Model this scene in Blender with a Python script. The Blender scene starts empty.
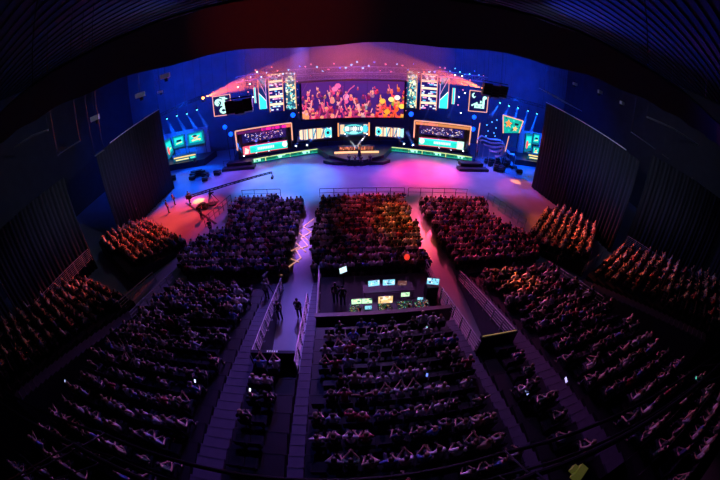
import bpy, bmesh, math, random
import numpy as np
from math import sin, cos, asin, hypot, pi, radians, sqrt
from mathutils import Vector, Matrix
SC = bpy.context.scene
COL = SC.collection
random.seed(7)
rng = np.random.RandomState(11)

# ------------------------------------------------------------------ camera (15 mm fisheye on a 36 mm frame)
H = 15.0; PITCH = radians(33.2); YAW = radians(4.1); FP = 306.0
cd = bpy.data.cameras.new('camera'); cam = bpy.data.objects.new('camera', cd); COL.objects.link(cam)
cam.location = (0, 0, H); cam.rotation_euler = (pi / 2 - PITCH, 0, -YAW)
cd.type = 'PANO'; cd.sensor_width = 36; cd.clip_end = 400
for tgt in (cd, getattr(cd, 'cycles', None)):
    try:
        tgt.panorama_type = 'FISHEYE_EQUISOLID'; tgt.fisheye_lens = 15.3; tgt.fisheye_fov = radians(200)
    except Exception: pass
SC.camera = cam
# ------------------------------------------------------------------ world, exposure
w = bpy.data.worlds.new('world'); SC.world = w; w.use_nodes = True
w.node_tree.nodes['Background'].inputs[0].default_value = (0.25, 0.2, 1.0, 1); w.node_tree.nodes['Background'].inputs[1].default_value = 0.0008
SC.view_settings.view_transform = 'Standard'; SC.view_settings.look = 'None'
SC.view_settings.exposure = 0.0; SC.view_settings.gamma = 1.0; SC.view_settings.use_curve_mapping = False
try:
    SC.cycles.use_denoising = True; SC.cycles.max_bounces = 5; SC.cycles.diffuse_bounces = 2; SC.cycles.glossy_bounces = 2
    SC.cycles.volume_bounces = 0; SC.cycles.transparent_max_bounces = 24; SC.cycles.sample_clamp_indirect = 4; SC.cycles.use_light_tree = True
    SC.cycles.caustics_reflective = False; SC.cycles.caustics_refractive = False
except Exception: pass
# ------------------------------------------------------------------ the hall's wash lights (moving heads and washes up in the rig, plus added fills)
def aim(o, tgt):
    o.rotation_euler = (Vector(tgt) - Vector(o.location)).to_track_quat('-Z', 'Y').to_euler()
def spot(loc, tgt, col, power, ang=40, blend=0.6, size=0.3, name='rig_and_fill_light'):
    l = bpy.data.lights.new(name, 'SPOT'); l.color = col; l.energy = power; l.spot_size = radians(ang); l.spot_blend = blend
    l.shadow_soft_size = size
    o = bpy.data.objects.new(name, l); COL.objects.link(o); o.location = loc; aim(o, tgt); return o
def area(loc, tgt, col, power, sx, sy, name='wash_and_fill_light'):
    l = bpy.data.lights.new(name, 'AREA'); l.color = col; l.energy = power; l.shape = 'RECTANGLE'; l.size = sx; l.size_y = sy
    o = bpy.data.objects.new(name, l); COL.objects.link(o); o.location = loc; aim(o, tgt); return o
BLUE = (0.0, 0.045, 1.0); CYAN = (0.02, 0.22, 1.0); MAG = (1.0, 0.02, 0.30); ORG = (1.0, 0.16, 0.03); RED = (1.0, 0.03, 0.03); PUR = (0.38, 0.08, 1.0); WARM = (1.0, 0.45, 0.15); YEL = (1.0, 0.55, 0.02)
# back of the stage in deep blue
for x in (-30, -15, 2.6, 20, 36):
    area((x, 44, 19), (x, 56, 9), BLUE, 2400, 8, 1.5)
area((-34, 50, 16), (-36, 58, 12), BLUE, 350, 4, 3); area((40, 50, 16), (42, 58, 12), BLUE, 350, 4, 3)
# the open floor before the stage
spot((-8, 44, 17), (-7, 38.5, 0), (0.04, 0.26, 1.0), 52000, 50); spot((2, 44, 17), (2, 39.5, 0), (0.22, 0.08, 0.9), 22000, 50)
spot((13, 44, 17), (12.5, 40, 0), (1.0, 0.02, 0.26), 70000, 46, 1.0); spot((5, 40, 17), (8.5, 37, 0), (0.9, 0.02, 0.4), 12000, 34)
spot((22, 44, 17), (20, 39, 0), (0.28, 0.13, 0.9), 26000, 46); spot((-15, 46, 17), (-15, 41, 0), (0.35, 0.10, 0.9), 16000, 40)
spot((-26, 48, 14), (-24.5, 42, 0), (0.0, 0.09, 1.0), 36000, 60); spot((30, 48, 14), (29, 42, 0), (0.0, 0.08, 1.0), 42000, 60)
spot((-14, 42, 16), (-19, 29.5, 0), (1.0, 0.03, 0.05), 34000, 34); spot((-20, 38, 15), (-20.5, 31.5, 0), (1.0, 0.09, 0.05), 17000, 34)
spot((26, 42, 16), (26.5, 33, 0), (1.0, 0.05, 0.16), 11000, 40)
spot((-17.6, 37, 12), (-18.6, 33.6, 0), YEL, 34000, 8, 0.1, 0.1); spot((26, 39, 12), (26.2, 37.2, 0), (1.0, 0.30, 0.0), 26000, 9, 0.3, 0.1)
# the crowd, lit from the stage side, then added fill spots
spot((5, 46, 13), (4, 28.5, 1), (1.0, 0.04, 0.07), 44000, 24, 0.9); spot((6, 42, 15), (5.5, 24.5, 1), (1.0, 0.25, 0.02), 60000, 15, 0.9)
spot((15, 46, 13), (13.5, 27, 1), (1.0, 0.05, 0.18), 38000, 34, 0.9); spot((-8, 46, 13), (-9, 28, 1), (0.30, 0.10, 1.0), 26000, 36, 0.9)
spot((-3, 40, 18), (-3.3, 24, 0), (0.7, 0.22, 0.9), 16000, 14, 0.8); spot((9, 40, 18), (8.4, 27, 0), (1.0, 0.14, 0.30), 24000, 16, 1.0)
spot((-12, 44, 12), (-21.5, 22, 2), (1.0, 0.09, 0.05), 60000, 24, 0.8); spot((18, 44, 12), (24.5, 21, 2), (1.0, 0.12, 0.04), 68000, 26, 0.8)
spot((-10, 46, 13), (-20, 12, 4), (1.0, 0.16, 0.16), 7000, 18, 0.9); spot((14, 46, 13), (26, 10, 5), (1.0, 0.16, 0.12), 9000, 18, 0.9)
spot((8, 44, 14), (12.0, 13.6, 2), (1.0, 0.20, 0.03), 120000, 6, 0.9); spot((12, 44, 16), (10, 13, 2), (0.9, 0.08, 0.25), 14000, 22, 0.9)
spot((2.6, 28, 21), (2, 8, 3), (0.5, 0.27, 0.85), 6500, 50, 1.0); spot((2.6, 46, 13.5), (2, 8, 4), (0.50, 0.12, 0.75), 42000, 32, 1.0); spot((-6, 46, 13.5), (-10, 9, 4), (0.42, 0.16, 0.85), 32000, 26, 1.0); spot((10, 46, 13.5), (14, 8, 4), (0.65, 0.13, 0.5), 26000, 24, 1.0)  # first spot is an overhead fill added to brighten the near crowd
spot((-3, 30, 20), (-3.4, 13, 0), (0.22, 0.14, 1.0), 22000, 22, 1.0); spot((-4, 24, 21), (-3, 6, 4), (0.12, 0.09, 1.0), 5000, 34, 1.0)
spot((-6, 34, 13), (-26, 27, 5), (0.04, 0.10, 1.0), 4000, 40, 1.0); spot((10, 34, 13), (29, 24, 5), (0.03, 0.08, 1.0), 5000, 40, 1.0); spot((6, 30, 14), (31, 13, 4.5), (0.4, 0.25, 1.0), 5000, 26, 1.0); spot((-4, 30, 14), (-27, 14, 4.5), (0.4, 0.25, 1.0), 4000, 26, 1.0)  # drape wash, then two spots added to bring out the side railings
spot((4, 14, 17), (30, 20, 12.5), (.6, .65, 1.0), 5000, 46, 1.0); spot((0, 14, 17), (-26, 22, 12), (.6, .65, 1.0), 4500, 46, 1.0)  # fill spots added to make the drape and gallery rails visible
spot((20, 34, 17), (26, 13, 24), BLUE, 30000, 60, 1.0); spot((-16, 34, 17), (-16, 22, 24), BLUE, 1800, 60, 1.0)  # spots added to tint the dark roof blue

# ------------------------------------------------------------------ helpers
def ray(px, py):
    dx, dy = px - 360, 240 - py; r = hypot(dx, dy); th = 2 * asin(min(1, r / (2 * FP)))
    F = Vector((sin(YAW) * cos(PITCH), cos(YAW) * cos(PITCH), -sin(PITCH))); R = Vector((cos(YAW), -sin(YAW), 0)); U = R.cross(F)
    return F if r == 0 else F * cos(th) + (R * dx + U * dy) * (sin(th) / r)
def atz(px, py, z=0.0):
    d = ray(px, py); return Vector((0, 0, H)) + d * ((z - H) / d.z)
def aty(px, py, y):
    d = ray(px, py); return Vector((0, 0, H)) + d * (y / d.y)
def s2l(c):
    return tuple((v / 12.92 if v <= 0.04045 else ((v + 0.055) / 1.055) ** 2.4) for v in c)
MATS = {}
def mat(name, col=(0.5, 0.5, 0.5), rough=0.6, metal=0.0, emit=None, es=0.0, noise=0.12, scale=6.0, spec=0.4, bump=0.0):
    if name in MATS: return MATS[name]
    m = bpy.data.materials.new(name); m.use_nodes = True; nt = m.node_tree; b = nt.nodes['Principled BSDF']
    b.inputs['Roughness'].default_value = rough; b.inputs['Metallic'].default_value = metal
    b.inputs['Specular IOR Level'].default_value = spec
    tc = nt.nodes.new('ShaderNodeTexCoord'); n = nt.nodes.new('ShaderNodeTexNoise'); n.inputs['Scale'].default_value = scale; n.inputs['Detail'].default_value = 3
    nt.links.new(tc.outputs['Object'], n.inputs['Vector'])
    mx = nt.nodes.new('ShaderNodeMix'); mx.data_type = 'RGBA'
    mx.inputs[6].default_value = (*[v * (1 - noise) for v in col], 1); mx.inputs[7].default_value = (*[min(1, v * (1 + noise)) for v in col], 1)
    nt.links.new(n.outputs['Fac'], mx.inputs[0]); nt.links.new(mx.outputs[2], b.inputs['Base Color'])
    if bump:
        bp = nt.nodes.new('ShaderNodeBump'); bp.inputs['Strength'].default_value = bump
        nt.links.new(n.outputs['Fac'], bp.inputs['Height']); nt.links.new(bp.outputs[0], b.inputs['Normal'])
    if emit:
        b.inputs['Emission Color'].default_value = (*emit, 1); b.inputs['Emission Strength'].default_value = es
    MATS[name] = m; return m
def objcol_mat(name, rough=0.8):
    m = bpy.data.materials.new(name); m.use_nodes = True; nt = m.node_tree; b = nt.nodes['Principled BSDF']; b.inputs['Roughness'].default_value = rough
    oi = nt.nodes.new('ShaderNodeObjectInfo'); n = nt.nodes.new('ShaderNodeTexNoise'); n.inputs['Scale'].default_value = 9
    mx = nt.nodes.new('ShaderNodeMix'); mx.data_type = 'RGBA'; mx.blend_type = 'MULTIPLY'; mx.inputs[0].default_value = 0.25
    nt.links.new(oi.outputs['Color'], mx.inputs[6]); nt.links.new(n.outputs['Fac'], mx.inputs[7]); nt.links.new(mx.outputs[2], b.inputs['Base Color']); return m
def attr_mat(name, emis=False, es=1.0, rough=0.75):
    m = bpy.data.materials.new(name); m.use_nodes = True; nt = m.node_tree; b = nt.nodes['Principled BSDF']; b.inputs['Roughness'].default_value = rough
    a = nt.nodes.new('ShaderNodeAttribute'); a.attribute_name = 'Col'
    if emis:
        b.inputs['Base Color'].default_value = (0.01, 0.01, 0.01, 1)
        nt.links.new(a.outputs['Color'], b.inputs['Emission Color']); b.inputs['Emission Strength'].default_value = es
    else: nt.links.new(a.outputs['Color'], b.inputs['Base Color'])
    return m
def setp(o, label=None, cat=None, group=None, kind=None):
    for k, v in (('label', label), ('category', cat), ('group', group), ('kind', kind)):
        if v: o[k] = v
    return o
class MB:
    def __init__(s): s.v = []; s.f = []
    def add(s, v, f):
        n = len(s.v); s.v += [tuple(p) for p in v]; s.f += [tuple(i + n for i in q) for q in f]; return s
    def box(s, c, d, rz=0.0, M=None):
        c = Vector(c); R = Matrix.Rotation(rz, 3, 'Z') if M is None else M
        v = [c + R @ Vector((x * d[0] / 2, y * d[1] / 2, z * d[2] / 2)) for x in (-1, 1) for y in (-1, 1) for z in (-1, 1)]
        return s.add(v, [(0, 1, 3, 2), (4, 6, 7, 5), (0, 4, 5, 1), (2, 3, 7, 6), (0, 2, 6, 4), (1, 5, 7, 3)])
    def bbox(s, lo, hi):
        return s.box([(a + b) / 2 for a, b in zip(lo, hi)], [abs(b - a) for a, b in zip(lo, hi)])
    def tube(s, a, b, r, r2=None, n=6, cap=True):
        a, b = Vector(a), Vector(b); r2 = r if r2 is None else r2; d = (b - a).normalized()
        u = d.orthogonal().normalized(); w_ = d.cross(u); v = []
        for p, q in ((a, r), (b, r2)):
            v += [p + (u * cos(2 * pi * i / n) + w_ * sin(2 * pi * i / n)) * q for i in range(n)]
        f = [(i, (i + 1) % n, n + (i + 1) % n, n + i) for i in range(n)]
        if cap: f += [tuple(range(n))[::-1], tuple(range(n, 2 * n))]
        return s.add(v, f)
    def path(s, pts, r, n=6):
        for a, b in zip(pts, pts[1:]): s.tube(a, b, r, n=n)
        return s
    def ball(s, c, r, sc=(1, 1, 1), nu=10, nv=7, R=None):
        v = []; f = []; c = Vector(c)
        for j in range(nv + 1):
            t = pi * j / nv
            for i in range(nu):
                p = Vector((sin(t) * cos(2 * pi * i / nu) * r * sc[0], sin(t) * sin(2 * pi * i / nu) * r * sc[1], cos(t) * r * sc[2]))
                v.append(c + (R @ p if R else p))
        for j in range(nv):
            for i in range(nu): f.append((j * nu + i, (j + 1) * nu + i, (j + 1) * nu + (i + 1) % nu, j * nu + (i + 1) % nu))
        return s.add(v, f)
    def prism(s, poly, z0, z1):
        n = len(poly); v = [(p[0], p[1], z0) for p in poly] + [(p[0], p[1], z1) for p in poly]
        return s.add(v, [tuple(range(n))[::-1], tuple(range(n, 2 * n))] + [(i, (i + 1) % n, n + (i + 1) % n, n + i) for i in range(n)])
    def mesh(s, name, m=None):
        me = bpy.data.meshes.new(name); me.from_pydata(s.v, [], s.f); me.update()
        bm = bmesh.new(); bm.from_mesh(me); bmesh.ops.recalc_face_normals(bm, faces=bm.faces); bm.to_mesh(me); bm.free()
        if m: me.materials.append(m)
        return me
    def build(s, name, m, parent=None, bevel=0.0, smooth=False, rot=0.0, **kw):
        """mesh object; geometry given in parent-local coordinates"""
        me = s.mesh(name, m); o = bpy.data.objects.new(name, me); COL.objects.link(o)
        if parent is not None: o.parent = parent
        if smooth:
            for p in me.polygons: p.use_smooth = True
        if bevel:
            b = o.modifiers.new('bevel', 'BEVEL'); b.width = bevel; b.segments = 1; b.limit_method = 'ANGLE'
        return setp(o, **kw)
def empty(name, loc=(0, 0, 0), rz=0.0, label=None, cat=None, group=None):
    o = bpy.data.objects.new(name, None); COL.objects.link(o); o.location = loc; o.rotation_euler = (0, 0, rz); o.empty_display_size = 0.2
    return setp(o, label, cat, group)
def copy_tree(o, parent=None):
    c = o.copy(); COL.objects.link(c); c.parent = parent
    for ch in list(o.children): copy_tree(ch, c)
    return c
ORD = 'first second third fourth fifth sixth seventh eighth ninth tenth eleventh twelfth thirteenth fourteenth fifteenth sixteenth seventeenth eighteenth nineteenth twentieth'.split() + ['twenty-' + k for k in 'first second third fourth fifth'.split()]

M_floor = mat('polished concrete', (0.30, 0.30, 0.33), 0.32, noise=0.25, scale=0.5, spec=0.5)
M_black = mat('black drape', (0.020, 0.020, 0.024), 0.85, noise=0.3, scale=3)
M_drape = mat('charcoal pleated drape', (0.022, 0.024, 0.034), 0.8, noise=0.3, scale=2)
M_blackm = mat('black metal', (0.03, 0.03, 0.035), 0.45, 0.3)
M_steel = mat('galvanised steel', (0.30, 0.30, 0.33), 0.5, 0.3)
M_alu = mat('aluminium truss', (0.42, 0.42, 0.46), 0.4, 0.6)
M_wall = mat('painted hall wall', (0.16, 0.16, 0.19), 0.8, noise=0.35, scale=0.4)
M_wdark = mat('shade-darkened hall wall', (0.035, 0.035, 0.045), 0.8, noise=0.4, scale=0.5)  # darker copy of the hall wall, the unlit sides' shade is in its colour
M_ceil = mat('dark corrugated roof', (0.05, 0.05, 0.07), 0.7, noise=0.5, scale=0.8)
M_tier = mat('dark tier boards', (0.014, 0.013, 0.02), 0.55, noise=0.3, scale=3)
M_pale = mat('pale painted pipe', (0.85, 0.85, 0.88), 0.5)
M_step = mat('stair boards', (0.085, 0.08, 0.13), 0.6, noise=0.25, scale=3)
M_seat = mat('dark blue seat plastic', (0.012, 0.011, 0.02), 0.5)
M_deck = mat('black stage deck', (0.035, 0.03, 0.04), 0.35, noise=0.3, scale=1.5)
M_wood = mat('brown wooden desk', (0.28, 0.14, 0.07), 0.45)
M_skin = mat('skin', (0.55, 0.33, 0.24), 0.55, noise=0.05)
M_shirt = objcol_mat('shirt cloth'); M_trou = mat('dark trousers', (0.03, 0.035, 0.06), 0.8); M_hair = objcol_mat('hair', 0.6)
M_led = attr_mat('led pixels', True, 1.45)
M_amber = mat('amber neon tube', (0.5, 0.3, 0.2), 0.4, emit=(1.0, 0.42, 0.20), es=1.1)
M_white = mat('white pinlight', (0.8, 0.8, 0.8), 0.4, emit=(0.75, 0.9, 1.0), es=7.0)
M_cyanl = mat('cyan pinlight', (0.5, 0.8, 0.9), 0.4, emit=(0.1, 0.6, 1.0), es=4.0)
M_bluel = mat('blue lamp lens', (0.2, 0.4, 0.9), 0.4, emit=(0.01, 0.20, 1.0), es=3.0)
M_orgl = mat('orange lamp lens', (0.9, 0.4, 0.2), 0.4, emit=(1.0, 0.16, 0.02), es=18.0)
M_pink = mat('pink pinlight', (0.9, 0.4, 0.5), 0.4, emit=(1.0, 0.25, 0.3), es=2.0)

# ------------------------------------------------------------------ the hall
fl = MB().bbox((-46, -14, -0.4), (52, 62, 0)); fl.build('floor', M_floor, kind='structure')
MB().bbox((-46, 58, 0), (52, 58.5, 26)).build('wall_back', M_wall, kind='structure')
MB().bbox((-46.5, -14, 0), (-46, 58, 26)).build('wall_left', M_wdark, kind='structure')
MB().bbox((52, -14, 0), (52.5, 58, 26)).build('wall_right', M_wdark, kind='structure')
MB().bbox((-46, -14.5, 0), (52, -14, 26)).build('wall_front', M_wdark, kind='structure')
mb = MB().bbox((-46, -14, 24.5), (52, 58, 25))
for k in range(60):                                   # corrugations of the roof sheet
    mb.bbox((-46, -13 + k * 1.2, 24.38), (52, -12.6 + k * 1.2, 24.5))
mb.build('ceiling', M_ceil, kind='structure')

def truss(a, b, s, r=0.05, name='lighting_truss', m=None, label=None, cat='truss', group=None, n=None):
    a, b = Vector(a), Vector(b); d = (b - a); L = d.length; d.normalize()
    side = d.cross(Vector((0, 0, 1))).normalized(); up = side.cross(d)
    cs = [(-1, -1), (1, -1), (1, 1), (-1, 1)]; mb = MB(); n = n or max(2, int(L / (s * 1.3)))
    P = lambda t, c: a + d * (L * t) + side * (c[0] * s / 2) + up * (c[1] * s / 2)
    for c in cs: mb.tube(P(0, c), P(1, c), r, n=6)
    for k in range(n):
        for i in range(4):
            c0, c1 = cs[i], cs[(i + 1) % 4]
            mb.tube(P(k / n, c0 if k % 2 else c1), P((k + 1) / n, c1 if k % 2 else c0), r * 0.6, n=4, cap=False)
            mb.tube(P(k / n, c0), P(k / n, c1), r * 0.6, n=4, cap=False)
    return mb.build(name, m or M_alu, label=label, cat=cat, group=group)

# roof girders high above the stage
for k, y in enumerate((30, 38, 46, 50, 54)):
    truss((-46, y, 22.8), (52, y, 22.8), 1.4, 0.09, 'roof_girder', M_blackm, label='grey roof girder spanning the hall, %s one from the control desk' % ORD[k], cat='girder', group='roof girders')
for k, x in enumerate((-30, -12, 17, 35)):
    truss((x, 27, 21.6), (x, 58, 21.6), 1.0, 0.07, 'roof_girder', M_blackm, label='grey lengthwise roof girder, %s from the left' % ORD[k], cat='girder', group='lengthwise roof girders')

# the black valance hanging close above the camera
def valance():
    mb = MB(); N = 120; v = []; f = []
    for i in range(N + 1):
        x = -40 + 80 * i / N; ax = abs(x)
        y = 8 - 0.0015 * x * x + .03 * sin(x * 4.1); z0 = 15.55 + 0.050 * ax - 0.0005 * x * x + 0.05 * sin(x * 1.7); z1 = z0 + 1.45
        v += [(x, y, z0), (x, y + .04 * sin(x * 2.3), (z0 + z1) / 2), (x, y, z1)]
    for i in range(N):
        for j in range(2): f.append((i * 3 + j, i * 3 + j + 3, i * 3 + j + 4, i * 3 + j + 1))
    m = bpy.data.materials.new('thin black cloth'); m.use_nodes = True; nt = m.node_tree; b = nt.nodes['Principled BSDF']; b.inputs['Base Color'].default_value = (.012, .012, .014, 1); b.inputs['Roughness'].default_value = .9
    t = nt.nodes.new('ShaderNodeBsdfTranslucent'); t.inputs['Color'].default_value = (.5, .4, .4, 1); mx = nt.nodes.new('ShaderNodeMixShader'); mx.inputs[0].default_value = .04
    nt.links.new(b.outputs[0], mx.inputs[1]); nt.links.new(t.outputs[0], mx.inputs[2]); nt.links.new(mx.outputs[0], nt.nodes['Material Output'].inputs['Surface'])
    mb.add(v, f); o = mb.build('valance', m, label='wide black fabric band hanging high in front of the whole stage', cat='drape', smooth=True)
    mb = MB(); mb.path([(v[3 * i + 2][0], v[3 * i + 2][1], v[3 * i + 2][2] + .03) for i in range(0, N + 1, 4)], .05, 6); mb.build('top_pipe', M_blackm, o)
    for x in (-24, -12, 0, 12, 24):
        y = 8 - 0.0015 * x * x; MB().tube((x, y, 15.55 + .05 * abs(x) - .0005 * x * x + 1.4), (x, y, 24.52), .03, n=5).build('suspension_cable', M_blackm, o)
valance()
spot((-2, 24, 19), (-1.5, 8, 16.6), (1.0, 0.05, 0.01), 8000, 20, 1.0, 0.3)  # red spot added behind the cloth to make it glow through

# side drapes
def drape(pts, z0, name, label, amp=0.12, per=0.55):
    """pleated cloth hung along pts [(x, y, ztop)]"""
    mb = MB(); cols = []
    for (a, b) in zip(pts, pts[1:]):
        a, b = Vector(a), Vector(b); L = (b.xy - a.xy).length; n = max(2, int(L / (per / 4)))
        nrm = Vector((-(b - a).y, (b - a).x, 0)).normalized()
        for i in range(n):
            t = i / n; p = a.lerp(b, t); o = nrm * amp * (sin(2 * pi * t * L / per) + 0.5 * sin(2 * pi * t * L / per * 0.37 + 1))
            cols.append((p.x + o.x, p.y + o.y, p.z))
    v = []; f = []
    for (x, y, z) in cols: v += [(x, y, z0), (x, y, z), (x - 0.0, y, z)]
    n = len(cols)
    for i in range(n - 1): f.append((3 * i, 3 * i + 3, 3 * i + 4, 3 * i + 1))
    mb.add(v, f); o = mb.build(name, M_drape, label=label, cat='drape', smooth=True)
    s = o.modifiers.new('solid', 'SOLIDIFY'); s.thickness = 0.04; return o
def ztop(px, py, A, B):
    """height at which the sight line meets the upright plane through A and B, and the spot"""
    d = ray(px, py); n = Vector((-(B[1] - A[1]), B[0] - A[0], 0)); t = n.dot(Vector((A[0], A[1], 0)) - Vector((0, 0, H))) / n.dot(d); return Vector((0, 0, H)) + d * t
rails = []
for A, B, p, q, txt, t1 in (((-25.7, 39.0), (-26.0, 20.0), (159, 110), (110, 144), 'tall dark pleated drape left of the stage', 1.25),
                        ((28.2, 34.8), (29.6, 18.8), (546, 103), (626, 151), 'tall dark pleated drape right of the stage', 1.16)):
    a = ztop(*p, A, B); b = ztop(*q, A, B); drape([tuple(a), tuple(a.lerp(b, t1))], 0, 'stage_drape', txt); rails.append((a, a.lerp(b, t1)))
    e = MB().tube(a + Vector((0, 0, .12)), b + Vector((0, 0, .12)), .05, n=8).build('drape_rail', M_pale, label='thin pale pipe along the top of the %s drape' % ('left' if A[0] < 0 else 'right'), cat='rail')
drape([(-26.9, 19.5, 10.6), (-29.8, 8.0, 10.4)], 0, 'stage_drape', 'dark pleated drape behind the far left seats')
drape([(-30.0, 7.6, 10.4), (-31.5, -10.0, 10.4)], 0, 'stage_drape', 'black drape at the left edge, closest to the camera')
drape([(31.2, 17.8, 12.3), (38.2, 7.8, 12.2)], 0, 'stage_drape', 'dark pleated drape behind the far right seats')
drape([(38.6, 7.4, 12.2), (41.0, -10.0, 12.2)], 0, 'stage_drape', 'black drape at the right edge, closest to the camera')

# ------------------------------------------------------------------ LED painting (grid of coloured cells = the screen's own pixels)
class Cv:
    def __init__(s, w_, h_, bg=(0, 0, 0)):
        s.w, s.h = w_, h_; s.a = np.zeros((h_, w_, 3)); s.a[:] = bg; s.Y, s.X = np.mgrid[0:h_, 0:w_] + 0.5; s.Y = h_ - s.Y
    def el(s, cx, cy, rx, ry, c, al=1.0):
        m = ((s.X - cx) / rx) ** 2 + ((s.Y - cy) / ry) ** 2 < 1; s.a[m] = s.a[m] * (1 - al) + np.array(c) * al
    def re(s, x0, y0, x1, y1, c, al=1.0):
        m = (s.X > x0) & (s.X < x1) & (s.Y > y0) & (s.Y < y1); s.a[m] = s.a[m] * (1 - al) + np.array(c) * al
    def li(s, x0, y0, x1, y1, wd, c):
        dx, dy = x1 - x0, y1 - y0; L2 = dx * dx + dy * dy + 1e-9; t = np.clip(((s.X - x0) * dx + (s.Y - y0) * dy) / L2, 0, 1)
        m = hypot_(s.X - x0 - t * dx, s.Y - y0 - t * dy) < wd / 2; s.a[m] = c
    def po(s, pts, c):
        m = np.zeros_like(s.X, bool); n = len(pts); j = n - 1
        for i in range(n):
            (xi, yi), (xj, yj) = pts[i], pts[j]
            m ^= ((yi > s.Y) != (yj > s.Y)) & (s.X < (xj - xi) * (s.Y - yi) / (yj - yi + 1e-12) + xi); j = i
        s.a[m] = c
hypot_ = np.hypot
def led(name, cv, TL, TR, BL, BR, parent=None, **kw):
    """flat screen mesh through four corners, cells coloured from the canvas"""
    TL, TR, BL, BR = map(lambda p: np.array(p, float), (TL, TR, BL, BR)); W, Hh = cv.w, cv.h
    u = np.linspace(0, 1, W + 1)[None, :, None]; v_ = np.linspace(0, 1, Hh + 1)[:, None, None]
    P = (TL * (1 - u) + TR * u) * (1 - v_) + (BL * (1 - u) + BR * u) * v_; P = P.reshape(-1, 3)
    j, i = np.mgrid[0:Hh, 0:W]; a = (j * (W + 1) + i).ravel(); F = np.stack([a + W + 1, a + W + 2, a + 1, a], 1)
    me = bpy.data.meshes.new(name); me.from_pydata(P.tolist(), [], F.tolist()); me.materials.append(M_led)
    ca = me.color_attributes.new('Col', 'FLOAT_COLOR', 'CORNER'); c = np.ones((W * Hh, 4, 4)); c[:, :, :3] = cv.a.reshape(-1, 1, 3)
    ca.data.foreach_set('color', c.ravel()); me.update()
    o = bpy.data.objects.new(name, me); COL.objects.link(o)
    if parent: o.parent = parent
    return setp(o, **kw)

# ------------------------------------------------------------------ stage
STG = [(-17.2, 45.6), (-3.6, 50.0), (-1.5, 45.6), (1.5, 42.8), (3.7, 42.7), (6.9, 45.0), (9.0, 50.0), (22.0, 45.4), (24.5, 53), (-19.0, 53)]
SD = 0.9
st = empty('stage', (2.6, 48, 0), label='low dark stage with two wings and a pointed centre before the big screen', cat='stage')
def loc(p, o): return (p[0] - o.location.x, p[1] - o.location.y, (p[2] if len(p) > 2 else 0) - o.location.z)
wl = [(-17.2, 45.6), (-3.6, 50.0), (-3.6, 54), (-19, 54)]; wr = [(9.0, 50.0), (22.0, 45.4), (24, 54), (9.0, 54)]
ct = [(-3.6, 50.0), (-1.5, 45.6), (1.5, 42.8), (3.7, 42.7), (6.9, 45.0), (9.0, 50.0), (9.0, 54), (-3.6, 54)]
for P in (wl, wr): MB().prism([loc(p, st)[:2] for p in P], 0, SD).build('stage_wing', M_deck, st)
MB().prism([loc(p, st)[:2] for p in ct], 0, SD + 0.05).build('centre_deck', M_deck, st)
MB().prism([loc(p, st)[:2] for p in [(-2.4, 44.5), (-1.0, 43.4), (6.5, 43.0), (7.8, 44.1), (6.9, 44.9), (3.7, 42.75), (1.5, 42.85), (-1.5, 45.4)]], 0, 0.5).build('front_step', M_deck, st)
def ribbon(a, b, z0, z1, seed, parent):
    cv = Cv(96, 5, s2l((0.02, 0.35, 0.28))); r = random.Random(seed)
    cv.re(0, 4, 96, 5, s2l((0.75, 0.85, 0.55))); cv.re(0, 0, 96, 1, s2l((0.15, 0.6, 0.5)))
    for x in (22, 50, 78): cv.re(x, 1, x + 9, 4, s2l((0.65, 0.95, 0.85)));
    for x in (20, 36, 64): cv.re(x, 0, x + 1, 5, s2l((0.8, 0.8, 0.5)))
    for _ in range(20): cv.re(*(lambda q: (q, 1, q + 2, 3))(r.randint(0, 94)), s2l((0.02, 0.5, 0.42)))
    d = Vector((b[0] - a[0], b[1] - a[1], 0)).normalized(); nn = Vector((d.y, -d.x, 0)) * 0.03
    A = Vector((a[0], a[1], 0)) + nn; B = Vector((b[0], b[1], 0)) + nn
    led('led_ribbon', cv, loc((A.x, A.y, z1), st), loc((B.x, B.y, z1), st), loc((A.x, A.y, z0), st), loc((B.x, B.y, z0), st), parent, label='green led strip along the wing edge')
ribbon((-17.2, 45.6), (-3.6, 50.0), 0.15, 0.88, 1, st); ribbon((9.0, 50.0), (22.0, 45.4), 0.15, 0.88, 2, st)
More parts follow.
